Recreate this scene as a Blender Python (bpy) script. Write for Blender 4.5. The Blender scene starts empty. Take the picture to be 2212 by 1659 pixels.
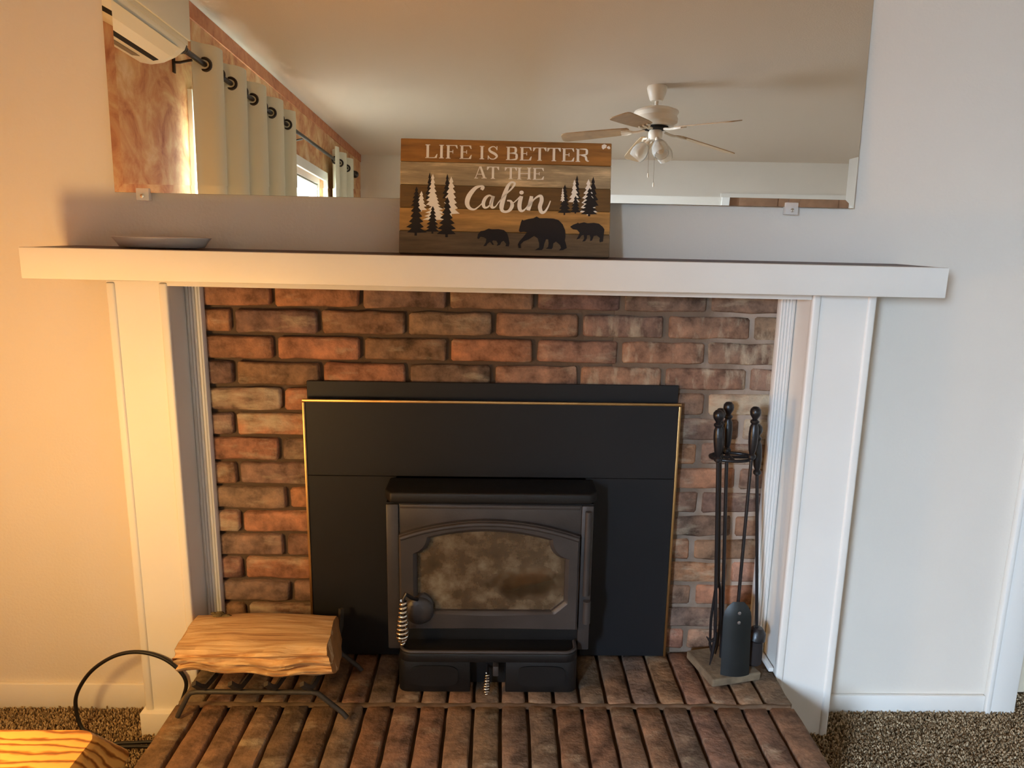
import bpy, bmesh, math, random
from mathutils import Vector, Matrix, noise
random.seed(7)
scn = bpy.context.scene
COL = scn.collection
PI = math.pi
def c(r, g, b, a=1.0):
    f = lambda v: (v/255/12.92) if v/255 <= .04045 else ((v/255+.055)/1.055)**2.4
    return (f(r), f(g), f(b), a)

# ---------------------------------------------------------------- camera
cam = bpy.data.cameras.new('camera'); cam_o = bpy.data.objects.new('camera', cam); COL.objects.link(cam_o)
cam.sensor_fit = 'HORIZONTAL'; cam.sensor_width = 36.0; cam.lens = 36.0*1600/2212; cam.clip_start = .02
def cam_axes(pitch, yaw, roll):
    p, y, r = map(math.radians, (pitch, yaw, roll))
    F = Vector((math.sin(y)*math.cos(p), math.cos(y)*math.cos(p), -math.sin(p)))
    R0 = Vector((math.cos(y), -math.sin(y), 0)); D0 = F.cross(R0)
    R = R0*math.cos(r)+D0*math.sin(r); D = -R0*math.sin(r)+D0*math.cos(r)
    return R, D, F
R_, D_, F_ = cam_axes(11.747, 1.047, -.954)
M = Matrix((R_, -D_, -F_)).transposed().to_4x4(); M.translation = Vector((.0175, -1.8075, 1.1057))
cam_o.matrix_world = M
scn.camera = cam_o

# ---------------------------------------------------------------- light and exposure
w = bpy.data.worlds.new('world'); scn.world = w; w.use_nodes = True
bg = w.node_tree.nodes['Background']; bg.inputs[0].default_value = (.80, .90, 1.0, 1); bg.inputs[1].default_value = 1.6
def area(name, loc, rot, sx, sy, power, col):
    l = bpy.data.lights.new(name, 'AREA'); l.shape = 'RECTANGLE'; l.size = sx; l.size_y = sy; l.energy = power; l.color = col
    o = bpy.data.objects.new(name, l); COL.objects.link(o); o.location = loc; o.rotation_euler = rot; return o
# open sky outside the side window that the mirror shows: a wide panel parallel to that wall, above the horizon, leaning down
area('window_side_offscreen', (-2.60, -4.40, 2.0), (0, -PI/2+.45, 0), 1.6, 4.6, 3000, (.60, .77, 1.0))
# warm lamp standing low to the left of the picture: it throws the mantel's shadow up the wall and the cable's onto the wall
tl = bpy.data.lights.new('lamp_left_offscreen', 'POINT'); tl.energy = 15.0; tl.color = (1.0, .61, .21); tl.shadow_soft_size = .085
tlo = bpy.data.objects.new('lamp_left_offscreen', tl); COL.objects.link(tlo); tlo.location = (-.98, -.90, .562)
vs = scn.view_settings
vs.view_transform = 'Standard'; vs.look = 'None'; vs.exposure = 0.66; vs.gamma = 1.0; vs.use_curve_mapping = False

# ---------------------------------------------------------------- materials
def new_mat(name):
    m = bpy.data.materials.new(name); m.use_nodes = True
    nt = m.node_tree; b = nt.nodes['Principled BSDF']; return m, nt, b
def N(nt, t, **kw):
    n = nt.nodes.new(t)
    for k, v in kw.items(): setattr(n, k, v)
    return n
def plain(name, col, rough=.5, metal=0.0, spec=.5, bump=0.0, bscale=60.0, var=0.0, vscale=8.0):
    m, nt, b = new_mat(name)
    b.inputs['Base Color'].default_value = col; b.inputs['Roughness'].default_value = rough
    b.inputs['Metallic'].default_value = metal; b.inputs['Specular IOR Level'].default_value = spec
    tc = N(nt, 'ShaderNodeTexCoord')
    if var:
        n = N(nt, 'ShaderNodeTexNoise'); n.inputs['Scale'].default_value = vscale; n.inputs['Detail'].default_value = 5
        nt.links.new(tc.outputs['Object'], n.inputs['Vector'])
        r = N(nt, 'ShaderNodeMapRange'); r.inputs[1].default_value = .3; r.inputs[2].default_value = .7
        r.inputs[3].default_value = 1-var; r.inputs[4].default_value = 1+var
        nt.links.new(n.outputs['Fac'], r.inputs[0])
        mx = N(nt, 'ShaderNodeMix', data_type='RGBA', blend_type='MULTIPLY'); mx.inputs[0].default_value = 1
        mx.inputs[6].default_value = col; nt.links.new(r.outputs[0], mx.inputs[7]); nt.links.new(mx.outputs[2], b.inputs['Base Color'])
    if bump:
        n = N(nt, 'ShaderNodeTexNoise'); n.inputs['Scale'].default_value = bscale; n.inputs['Detail'].default_value = 4
        nt.links.new(tc.outputs['Object'], n.inputs['Vector'])
        bp = N(nt, 'ShaderNodeBump'); bp.inputs['Strength'].default_value = bump; bp.inputs['Distance'].default_value = .003
        nt.links.new(n.outputs['Fac'], bp.inputs['Height']); nt.links.new(bp.outputs[0], b.inputs['Normal'])
    return m
def ramp(nt, stops):
    r = N(nt, 'ShaderNodeValToRGB'); e = r.color_ramp.elements
    while len(e) < len(stops): e.new(.5)
    for el, (p, col) in zip(e, stops): el.position = p; el.color = col
    return r

MAT = {}
MAT['wall'] = plain('wall_paint', c(228, 219, 206), .75, spec=.25, bump=.25, bscale=140, var=.02, vscale=3)
MAT['ceiling'] = plain('ceiling_paint', c(230, 216, 200), .9, spec=.1, bump=.3, bscale=120)
MAT['white'] = plain('white_trim_paint', c(238, 234, 226), .45, spec=.4, bump=.06, bscale=90, var=.02, vscale=6)
MAT['trim_grey'] = plain('fluted_trim_paint', c(236, 234, 228), .4, spec=.4)
MAT['shelf_brown'] = plain('shelf_brown', c(74, 40, 28), .5, var=.2, vscale=20)
MAT['black_panel'] = plain('black_panel_metal', c(21, 21, 24), .55, spec=.4, bump=.04, bscale=300, var=.12, vscale=5)
MAT['cast_iron'] = plain('cast_iron', c(60, 55, 53), .45, metal=.0, spec=.6, bump=.15, bscale=180, var=.2, vscale=14)
MAT['cast_dark'] = plain('cast_iron_dark', c(17, 16, 16), .5, spec=.5, bump=.15, bscale=180, var=.25, vscale=18)
MAT['brass'] = plain('brass_trim', c(204, 164, 108), .38, metal=1.0, var=.12, vscale=20)
MAT['chrome'] = plain('chrome_spring', c(220, 214, 205), .18, metal=1.0)
MAT['wrought'] = plain('wrought_iron', c(26, 24, 26), .35, spec=.6, bump=.2, bscale=120)
MAT['shovel'] = plain('shovel_paint', c(24, 30, 31), .38, spec=.6, bump=.05, bscale=60, var=.2, vscale=15)
MAT['rivet'] = plain('steel_rivet', c(170, 170, 170), .35, metal=.8)
MAT['bristle'] = plain('brush_bristle', c(38, 30, 28), .9)
MAT['slab'] = plain('ash_dusted_slab', c(120, 104, 82), .9, bump=.8, bscale=70, var=.35, vscale=30)
MAT['grate'] = plain('grate_iron', c(58, 53, 48), .55, spec=.5, bump=.3, bscale=160, var=.2, vscale=30)
MAT['cable'] = plain('black_rubber_cable', c(24, 21, 20), .5)
MAT['ac'] = plain('ac_plastic', c(232, 232, 216), .4)
MAT['ac_gap'] = plain('ac_gap_grey', c(128, 120, 100), .6)
MAT['black'] = plain('matte_black', c(10, 9, 9), .8)
MAT['curtain'] = plain('curtain_cloth', c(222, 220, 200), .9, spec=.1, bump=.2, bscale=500)
MAT['rod'] = plain('rod_black', c(34, 26, 24), .4)
MAT['fan_white'] = plain('fan_white', c(236, 222, 202), .35)
MAT['blade'] = plain('fan_blade_wood', c(182, 150, 112), .5, var=.15, vscale=12)
MAT['dish'] = plain('white_dish', c(222, 214, 204), .3)
MAT['ash'] = plain('firebox_tan_brick', c(176, 150, 116), .95, bump=.6, bscale=50, var=.3, vscale=16)
MAT['letter'] = plain('white_sign_paint', c(245, 240, 230), .7)
MAT['sign_black'] = plain('black_sign_paint', c(30, 24, 24), .8)
MAT['door_brown'] = plain('brown_door_wood', c(150, 112, 84), .5, var=.15, vscale=10)
MAT['door'] = plain('door_paint', c(222, 208, 182), .6)

m, nt, b = new_mat('clear_plastic'); b.inputs['Base Color'].default_value = (.92, .91, .88, 1); b.inputs['Alpha'].default_value = .45; b.inputs['Roughness'].default_value = .12; MAT['plastic'] = m
m, nt, b = new_mat('clear_glass_shade'); b.inputs['Base Color'].default_value = (1, .97, .92, 1); b.inputs['Transmission Weight'].default_value = .75
b.inputs['Roughness'].default_value = .2; b.inputs['IOR'].default_value = 1.2; MAT['globe'] = m
m, nt, b = new_mat('silvered_mirror'); b.inputs['Base Color'].default_value = c(246, 238, 226); b.inputs['Metallic'].default_value = 1
b.inputs['Roughness'].default_value = 0.0; MAT['mirror'] = m
m, nt, b = new_mat('window_glass')
g = N(nt, 'ShaderNodeBsdfTransparent'); g.inputs[0].default_value = (.93, .95, .96, 1); gl = N(nt, 'ShaderNodeBsdfGlossy'); gl.inputs['Roughness'].default_value = .02
mx = N(nt, 'ShaderNodeMixShader'); mx.inputs[0].default_value = .06; nt.links.new(g.outputs[0], mx.inputs[1]); nt.links.new(gl.outputs[0], mx.inputs[2])
nt.links.new(mx.outputs[0], nt.nodes['Material Output'].inputs[0]); MAT['pane'] = m
# sooty stove glass: a brown film over clear glass, thicker to the left
m, nt, b = new_mat('sooty_stove_glass')
tc = N(nt, 'ShaderNodeTexCoord')
n1 = N(nt, 'ShaderNodeTexNoise'); n1.inputs['Scale'].default_value = 14; n1.inputs['Detail'].default_value = 8; n1.inputs['Roughness'].default_value = .65
nt.links.new(tc.outputs['Object'], n1.inputs['Vector'])
rp = ramp(nt, [(.30, c(60, 48, 36)), (.50, c(104, 88, 68)), (.70, c(150, 138, 116))]); nt.links.new(n1.outputs['Fac'], rp.inputs[0])
df = N(nt, 'ShaderNodeBsdfDiffuse'); nt.links.new(rp.outputs[0], df.inputs[0])
tr = N(nt, 'ShaderNodeBsdfTransparent'); tr.inputs[0].default_value = (.9, .82, .68, 1)
gl = N(nt, 'ShaderNodeBsdfGlossy'); gl.inputs['Roughness'].default_value = .08
# a wiped patch where the log behind shows through
vm = N(nt, 'ShaderNodeMapping'); vm.inputs['Location'].default_value = (-.095/.085, 0, -.268/.042); vm.inputs['Scale'].default_value = (1/.085, 0, 1/.042); nt.links.new(tc.outputs['Object'], vm.inputs['Vector'])
vl = N(nt, 'ShaderNodeVectorMath', operation='LENGTH'); nt.links.new(vm.outputs[0], vl.inputs[0])
va = N(nt, 'ShaderNodeMath', operation='ADD'); nt.links.new(vl.outputs['Value'], va.inputs[0]); nt.links.new(n1.outputs['Fac'], va.inputs[1])
mr = N(nt, 'ShaderNodeMapRange'); mr.inputs[1].default_value = 1.15; mr.inputs[2].default_value = 1.7; mr.inputs[3].default_value = .22; mr.inputs[4].default_value = .78
nt.links.new(va.outputs[0], mr.inputs[0])
m1 = N(nt, 'ShaderNodeMixShader'); nt.links.new(mr.outputs[0], m1.inputs[0]); nt.links.new(tr.outputs[0], m1.inputs[1]); nt.links.new(df.outputs[0], m1.inputs[2])
m2 = N(nt, 'ShaderNodeMixShader'); m2.inputs[0].default_value = .05; nt.links.new(m1.outputs[0], m2.inputs[1]); nt.links.new(gl.outputs[0], m2.inputs[2])
nt.links.new(m2.outputs[0], nt.nodes['Material Output'].inputs[0]); MAT['stove_glass'] = m

def brick_mat(name, white, streak):
    m, nt, b = new_mat(name)
    tc = N(nt, 'ShaderNodeTexCoord'); oi = N(nt, 'ShaderNodeObjectInfo')
    add = N(nt, 'ShaderNodeVectorMath', operation='MULTIPLY_ADD'); add.inputs[1].default_value = (1, 1, 1)
    sc = N(nt, 'ShaderNodeVectorMath', operation='SCALE'); sc.inputs[0].default_value = (37, 53, 71)
    nt.links.new(oi.outputs['Random'], sc.inputs['Scale'])
    nt.links.new(tc.outputs['Object'], add.inputs[0]); nt.links.new(sc.outputs[0], add.inputs[2])
    n1 = N(nt, 'ShaderNodeTexNoise'); n1.inputs['Scale'].default_value = 22; n1.inputs['Detail'].default_value = 8; n1.inputs['Roughness'].default_value = .65
    nt.links.new(add.outputs[0], n1.inputs['Vector'])
    r1 = ramp(nt, [(.30, (.36, .36, .36, 1)), (.5, (1, 1, 1, 1)), (.72, (1.7, 1.62, 1.55, 1))]); nt.links.new(n1.outputs['Fac'], r1.inputs[0])
    mul = N(nt, 'ShaderNodeMix', data_type='RGBA', blend_type='MULTIPLY'); mul.inputs[0].default_value = 1
    nt.links.new(oi.outputs['Color'], mul.inputs[6]); nt.links.new(r1.outputs[0], mul.inputs[7])
    # whitish lime bloom
    mp = N(nt, 'ShaderNodeMapping'); mp.inputs['Scale'].default_value = (1.0, 1.0, .35) if streak else (.55, 1, 1.6)
    nt.links.new(add.outputs[0], mp.inputs['Vector'])
    n2 = N(nt, 'ShaderNodeTexNoise'); n2.inputs['Scale'].default_value = 16 if not streak else 34; n2.inputs['Detail'].default_value = 7; n2.inputs['Roughness'].default_value = .6
    nt.links.new(mp.outputs[0], n2.inputs['Vector'])
    r2 = ramp(nt, [(.56-white*.2, (0, 0, 0, 1)), (.80-white*.2, (1, 1, 1, 1))]); nt.links.new(n2.outputs['Fac'], r2.inputs[0])
    fm = N(nt, 'ShaderNodeMath', operation='MULTIPLY'); fm.inputs[1].default_value = .75; nt.links.new(r2.outputs[0], fm.inputs[0])
    mx = N(nt, 'ShaderNodeMix', data_type='RGBA'); nt.links.new(fm.outputs[0], mx.inputs[0]); nt.links.new(mul.outputs[2], mx.inputs[6]); mx.inputs[7].default_value = c(206, 190, 162)
    nt.links.new(mx.outputs[2], b.inputs['Base Color']); b.inputs['Roughness'].default_value = .85; b.inputs['Specular IOR Level'].default_value = .25
    n3 = N(nt, 'ShaderNodeTexNoise'); n3.inputs['Scale'].default_value = 90; n3.inputs['Detail'].default_value = 6; nt.links.new(add.outputs[0], n3.inputs['Vector'])
    mh = N(nt, 'ShaderNodeMath', operation='ADD'); nt.links.new(n1.outputs['Fac'], mh.inputs[0]); nt.links.new(n3.outputs['Fac'], mh.inputs[1])
    bp = N(nt, 'ShaderNodeBump'); bp.inputs['Strength'].default_value = .85; bp.inputs['Distance'].default_value = .004
    nt.links.new(mh.outputs[0], bp.inputs['Height']); nt.links.new(bp.outputs[0], b.inputs['Normal'])
    return m
MAT['brick'] = brick_mat('wall_brick', .05, False)
MAT['brick_white'] = brick_mat('wall_brick_limed', .75, False)
MAT['brick_streak'] = brick_mat('wall_brick_streaked', .35, True)
MAT['hearth_brick'] = brick_mat('hearth_brick', -.05, False)
MAT['plaster_brick'] = brick_mat('mortar_smeared_brick', 1.6, False)

# mortar: sooty brown, smeared pale grey towards the right jamb
m, nt, b = new_mat('mortar')
tc = N(nt, 'ShaderNodeTexCoord'); sx = N(nt, 'ShaderNodeSeparateXYZ'); nt.links.new(tc.outputs['Object'], sx.inputs[0])
n1 = N(nt, 'ShaderNodeTexNoise'); n1.inputs['Scale'].default_value = 9; n1.inputs['Detail'].default_value = 7; nt.links.new(tc.outputs['Object'], n1.inputs['Vector'])
ad = N(nt, 'ShaderNodeMath', operation='MULTIPLY_ADD'); ad.inputs[1].default_value = .6; nt.links.new(n1.outputs['Fac'], ad.inputs[0]); nt.links.new(sx.outputs['X'], ad.inputs[2])
rp = ramp(nt, [(.35, c(92, 74, 58)), (.80, c(124, 106, 90)), (.98, c(172, 154, 138))]); nt.links.new(ad.outputs[0], rp.inputs[0])
nt.links.new(rp.outputs[0], b.inputs['Base Color']); b.inputs['Roughness'].default_value = .95
bp = N(nt, 'ShaderNodeBump'); bp.inputs['Strength'].default_value = .8; bp.inputs['Distance'].default_value = .004
n2 = N(nt, 'ShaderNodeTexNoise'); n2.inputs['Scale'].default_value = 70; n2.inputs['Detail'].default_value = 5; nt.links.new(tc.outputs['Object'], n2.inputs['Vector'])
nt.links.new(n2.outputs['Fac'], bp.inputs['Height']); nt.links.new(bp.outputs[0], b.inputs['Normal']); MAT['mortar'] = m
MAT['hearth_mortar'] = plain('hearth_mortar', c(96, 78, 60), .95, bump=.8, bscale=60, var=.25, vscale=12)
MAT['hearth_joint'] = plain('hearth_joint_mortar', c(112, 92, 72), .95, bump=.8, bscale=60, var=.3, vscale=20)

# mottled orange left wall
def mottle(name, cols, scale):
    m, nt, b = new_mat(name)
    tc = N(nt, 'ShaderNodeTexCoord')
    n1 = N(nt, 'ShaderNodeTexNoise'); n1.inputs['Scale'].default_value = scale; n1.inputs['Detail'].default_value = 9; n1.inputs['Roughness'].default_value = .62; n1.inputs['Distortion'].default_value = .6
    nt.links.new(tc.outputs['Object'], n1.inputs['Vector'])
    r = ramp(nt, [(.30+.4*i/(len(cols)-1), k) for i, k in enumerate(cols)]); nt.links.new(n1.outputs['Fac'], r.inputs[0])
    nt.links.new(r.outputs[0], b.inputs['Base Color']); b.inputs['Roughness'].default_value = .7; return m
MAT['mottled'] = mottle('mottled_orange_wall', [c(166, 96, 58), c(206, 146, 98), c(222, 178, 128), c(236, 206, 164)], 7)
MAT['border'] = mottle('wall_border_band', [c(176, 106, 70), c(200, 130, 88), c(212, 150, 108)], 14)

def wood(name, stops, scale, rot, dist, detail_scale=1.6, rough=.45):
    m, nt, b = new_mat(name)
    tc = N(nt, 'ShaderNodeTexCoord'); mp = N(nt, 'ShaderNodeMapping'); mp.inputs['Rotation'].default_value = rot[0]; mp.inputs['Scale'].default_value = rot[1]
    nt.links.new(tc.outputs['Object'], mp.inputs['Vector'])
    wv = N(nt, 'ShaderNodeTexWave', wave_type='BANDS', bands_direction='Y'); wv.inputs['Scale'].default_value = scale; wv.inputs['Distortion'].default_value = dist
    wv.inputs['Detail'].default_value = 3; wv.inputs['Detail Scale'].default_value = detail_scale
    nt.links.new(mp.outputs[0], wv.inputs['Vector'])
    r = ramp(nt, stops); nt.links.new(wv.outputs['Color'], r.inputs[0]); nt.links.new(r.outputs[0], b.inputs['Base Color'])
    b.inputs['Roughness'].default_value = rough
    bp = N(nt, 'ShaderNodeBump'); bp.inputs['Strength'].default_value = .3; bp.inputs['Distance'].default_value = .002
    nt.links.new(wv.outputs['Fac'], bp.inputs['Height']); nt.links.new(bp.outputs[0], b.inputs['Normal'])
    return m
MAT['pine'] = wood('yellow_pine', [(.0, c(128, 72, 22)), (.22, c(184, 122, 52)), (.5, c(214, 158, 80))], 17, ((0, 0, .06), (.38, 1, 1)), 7, rough=.3)
m, nt, b = new_mat('split_log_wood')
tc = N(nt, 'ShaderNodeTexCoord'); mp = N(nt, 'ShaderNodeMapping'); mp.inputs['Scale'].default_value = (5, 75, 75); nt.links.new(tc.outputs['Object'], mp.inputs['Vector'])
n1 = N(nt, 'ShaderNodeTexNoise'); n1.inputs['Scale'].default_value = 1; n1.inputs['Detail'].default_value = 7; n1.inputs['Roughness'].default_value = .6; n1.inputs['Distortion'].default_value = .8
nt.links.new(mp.outputs[0], n1.inputs['Vector'])
r = ramp(nt, [(.28, c(140, 96, 58)), (.40, c(204, 158, 108)), (.55, c(228, 190, 138)), (.75, c(246, 222, 182))]); nt.links.new(n1.outputs['Fac'], r.inputs[0])
nt.links.new(r.outputs[0], b.inputs['Base Color']); b.inputs['Roughness'].default_value = .85
bp = N(nt, 'ShaderNodeBump'); bp.inputs['Strength'].default_value = .8; bp.inputs['Distance'].default_value = .004
nt.links.new(n1.outputs['Fac'], bp.inputs['Height']); nt.links.new(bp.outputs[0], b.inputs['Normal']); MAT['log'] = m
MAT['log_end'] = plain('split_log_end', c(176, 122, 70), .9, bump=.6, bscale=80, var=.2, vscale=25)
MAT['lichen'] = plain('lichen', c(112, 98, 66), .95, bump=1, bscale=200, var=.35, vscale=60)
MAT['char'] = plain('charred_log', c(150, 104, 60), .95, bump=.8, bscale=60, var=.35, vscale=22)
MAT['carpet'] = plain('carpet_backing', c(118, 98, 74), 1.0, spec=.05, bump=1, bscale=120, var=.35, vscale=70)
m, nt, b = new_mat('carpet_yarn')
ge = N(nt, 'ShaderNodeNewGeometry'); rp = ramp(nt, [(.0, c(108, 88, 64)), (.5, c(164, 140, 108)), (1, c(206, 182, 148))]); nt.links.new(ge.outputs['Random Per Island'], rp.inputs[0])
nt.links.new(rp.outputs[0], b.inputs['Base Color']); b.inputs['Roughness'].default_value = 1; b.inputs['Specular IOR Level'].default_value = .05; MAT['yarn'] = m
PLK = [(150, 104, 48), (166, 148, 116), (104, 78, 40), (172, 130, 72), (112, 90, 62)]
def plank_mat(i, col):
    m, nt, b = new_mat('sign_plank_paint_%d' % i)
    tc = N(nt, 'ShaderNodeTexCoord'); mp = N(nt, 'ShaderNodeMapping'); mp.inputs['Scale'].default_value = (3, 20, 26); mp.inputs['Location'].default_value = (i*3.7, 0, i*1.3)
    nt.links.new(tc.outputs['Object'], mp.inputs['Vector'])
    n = N(nt, 'ShaderNodeTexNoise'); n.inputs['Scale'].default_value = 2.2; n.inputs['Detail'].default_value = 8; n.inputs['Roughness'].default_value = .65
    nt.links.new(mp.outputs[0], n.inputs['Vector'])
    k = (.62, 1.45 if i == 1 else 1.22)
    r = ramp(nt, [(.3, c(*[v*.74 for v in col])), (.52, c(*col)), (.75, c(*[min(255, v*k[1]) for v in col]))]); nt.links.new(n.outputs['Fac'], r.inputs[0])
    nt.links.new(r.outputs[0], b.inputs['Base Color']); b.inputs['Roughness'].default_value = .75; return m

# ---------------------------------------------------------------- helpers
def mesh_obj(name, bm, mat, parent=None, smooth=False, loc=None, rot=None):
    me = bpy.data.meshes.new(name); bm.normal_update(); bm.to_mesh(me); bm.free()
    if smooth:
        for p in me.polygons: p.use_smooth = True
    o = bpy.data.objects.new(name, me); COL.objects.link(o)
    if isinstance(mat, str): mat = MAT[mat]
    me.materials.append(mat)
    if loc is not None: o.location = loc
    if rot is not None: o.rotation_euler = rot
    if parent is not None: o.parent = parent
    return o
def smooth_angle(o, deg=35):
    for p in o.data.polygons: p.use_smooth = True
    if hasattr(o.data, 'set_sharp_from_angle'): o.data.set_sharp_from_angle(angle=math.radians(deg))
    return o
def empty(name, label, cat, loc=(0, 0, 0), rot=(0, 0, 0), group=None):
    o = bpy.data.objects.new(name, None); o.empty_display_size = .05; COL.objects.link(o); o.location = loc; o.rotation_euler = rot
    o['label'] = label; o['category'] = cat
    if group: o['group'] = group
    return o
def tag(o, label, cat, group=None):
    o['label'] = label; o['category'] = cat
    if group: o['group'] = group
    return o
def struct(o): o['kind'] = 'structure'; return o
def add_box(bm, x0, x1, y0, y1, z0, z1, bev=0.0, seg=1):
    x0, x1 = min(x0, x1), max(x0, x1); y0, y1 = min(y0, y1), max(y0, y1); z0, z1 = min(z0, z1), max(z0, z1)
    vs_ = [bm.verts.new((x, y, z)) for x in (x0, x1) for y in (y0, y1) for z in (z0, z1)]
    fs = [bm.faces.new([vs_[i] for i in q]) for q in ((0, 1, 3, 2), (4, 6, 7, 5), (0, 4, 5, 1), (2, 3, 7, 6), (0, 2, 6, 4), (1, 5, 7, 3))]
    if bev:
        es = list({e for f in fs for e in f.edges})
        bmesh.ops.bevel(bm, geom=es, offset=bev, segments=seg, affect='EDGES', profile=.5)
    return vs_
def box(name, x0, x1, y0, y1, z0, z1, mat, parent=None, bev=0.0, seg=2, **k):
    bm = bmesh.new(); add_box(bm, x0, x1, y0, y1, z0, z1, bev, seg); o = mesh_obj(name, bm, mat, parent, **k)
    if bev and seg > 1: smooth_angle(o, 40)
    return o
def add_tube(bm, pts, r, n=8, cap=True, closed=False, squash=None):
    pts = [Vector(p) for p in pts]; rs = r if isinstance(r, (list, tuple)) else [r]*len(pts)
    t0 = (pts[1]-pts[0]).normalized(); up = Vector((0, 0, 1)) if abs(t0.z) < .9 else Vector((1, 0, 0))
    u = t0.cross(up).normalized(); rings = []
    for i, p in enumerate(pts):
        if closed: t = (pts[(i+1) % len(pts)]-pts[i-1]).normalized()
        else: t = (pts[min(i+1, len(pts)-1)]-pts[max(i-1, 0)]).normalized()
        u = (u-t*u.dot(t))
        u = u.normalized() if u.length > 1e-6 else t.orthogonal().normalized()
        v = t.cross(u)
        rings.append([bm.verts.new(p+(u*math.cos(2*PI*k/n)+v*math.sin(2*PI*k/n))*rs[i]) for k in range(n)])
    m_ = len(rings)
    for i in range(m_ if closed else m_-1):
        a, b_ = rings[i], rings[(i+1) % m_]
        for k in range(n): bm.faces.new((a[k], a[(k+1) % n], b_[(k+1) % n], b_[k]))
    if cap and not closed: bm.faces.new(rings[0][::-1]); bm.faces.new(rings[-1])
def tube(name, pts, r, mat, parent=None, n=10, **k):
    bm = bmesh.new(); add_tube(bm, pts, r, n, **k); o = mesh_obj(name, bm, mat, parent); return smooth_angle(o, 50)
def add_lathe(bm, prof, n=20, origin=(0, 0, 0), axis=None):
    rings = []; o = Vector(origin)
    rotm = Vector((0, 0, 1)).rotation_difference(Vector(axis).normalized()).to_matrix() if axis is not None else Matrix.Identity(3)
    for r, z in prof:
        if r < 1e-5: rings.append([bm.verts.new(o+rotm @ Vector((0, 0, z)))])
        else: rings.append([bm.verts.new(o+rotm @ Vector((r*math.cos(2*PI*k/n), r*math.sin(2*PI*k/n), z))) for k in range(n)])
    for a, b_ in zip(rings, rings[1:]):
        if len(a) == 1 and len(b_) == 1: continue
        for k in range(n):
            k2 = (k+1) % n
            if len(a) == 1: bm.faces.new((a[0], b_[k2], b_[k]))
            elif len(b_) == 1: bm.faces.new((a[k], a[k2], b_[0]))
            else: bm.faces.new((a[k], a[k2], b_[k2], b_[k]))
    bmesh.ops.recalc_face_normals(bm, faces=bm.faces)
def lathe(name, prof, mat, parent=None, n=20, origin=(0, 0, 0), axis=None, deg=40):
    bm = bmesh.new(); add_lathe(bm, prof, n, origin, axis); return smooth_angle(mesh_obj(name, bm, mat, parent), deg)
def add_prism(bm, poly, lo, hi, mapf):
    """poly 2d points, extruded between lo and hi; mapf(a,b,h)->xyz"""
    A = [bm.verts.new(mapf(a, b_, lo)) for a, b_ in poly]; B = [bm.verts.new(mapf(a, b_, hi)) for a, b_ in poly]
    n = len(poly); f1 = bm.faces.new(A); f2 = bm.faces.new(B[::-1])
    for i in range(n): bm.faces.new((A[i], B[i], B[(i+1) % n], A[(i+1) % n]))
    bmesh.ops.recalc_face_normals(bm, faces=bm.faces)
    return A, B
def prism(name, poly, lo, hi, mapf, mat, parent=None, bev=0, seg=2):
    bm = bmesh.new(); add_prism(bm, poly, lo, hi, mapf)
    if bev: bmesh.ops.bevel(bm, geom=list(bm.edges), offset=bev, segments=seg, affect='EDGES', profile=.5)
    o = mesh_obj(name, bm, mat, parent)
    return smooth_angle(o, 40) if bev else o
XZ = lambda a, b_, h: (a, h, b_)
XY = lambda a, b_, h: (a, b_, h)
YZ = lambda a, b_, h: (h, a, b_)

FL = -.18; CE = 2.26; XL = -1.457; XR = 4.3; YB = -6.25
# ---------------------------------------------------------------- room shell
fl = struct(box('floor', XL-.1, XR+.1, YB-.1, .6, FL-.06, FL, 'carpet'))
struct(box('ceiling', XL-.1, XR+.1, YB-.1, .6, CE, CE+.08, 'ceiling'))
bm = bmesh.new()
add_box(bm, XL-.1, -.7395, 0, .12, FL, CE); add_box(bm, .7395, 1.449, 0, .12, FL, CE); add_box(bm, -.7395, .7395, 0, .12, .975, CE)
add_box(bm, 1.449, 2.30, 0, .12, 1.86, CE); add_box(bm, 2.30, XR+.1, 0, .12, FL, CE)
struct(mesh_obj('wall_front', bm, 'wall'))
WY0, WY1, WZ0, WZ1 = -4.58, -1.955, .62, 1.80
bm = bmesh.new()
add_box(bm, XL-.12, XL, WY1, .12, FL, CE); add_box(bm, XL-.12, XL, YB-.1, WY0, FL, CE)
add_box(bm, XL-.12, XL, WY0, WY1, FL, WZ0); add_box(bm, XL-.12, XL, WY0, WY1, WZ1, CE)
struct(mesh_obj('wall_left', bm, 'mottled'))
BX0, BX1, BZ0, BZ1 = 2.42, 3.72, FL, 1.86
bm = bmesh.new()
add_box(bm, XL-.1, BX0, YB-.12, YB, FL, CE); add_box(bm, BX1, XR+.1, YB-.12, YB, FL, CE)
add_box(bm, BX0, BX1, YB-.12, YB, BZ1, CE)
struct(mesh_obj('wall_back', bm, 'wall'))
struct(box('wall_right', XR, XR+.12, YB-.1, .12, FL, CE, 'wall'))
struct(box('trim_1', XL, XL+.008, YB, -.01, 2.185, CE-.002, 'border'))
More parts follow.
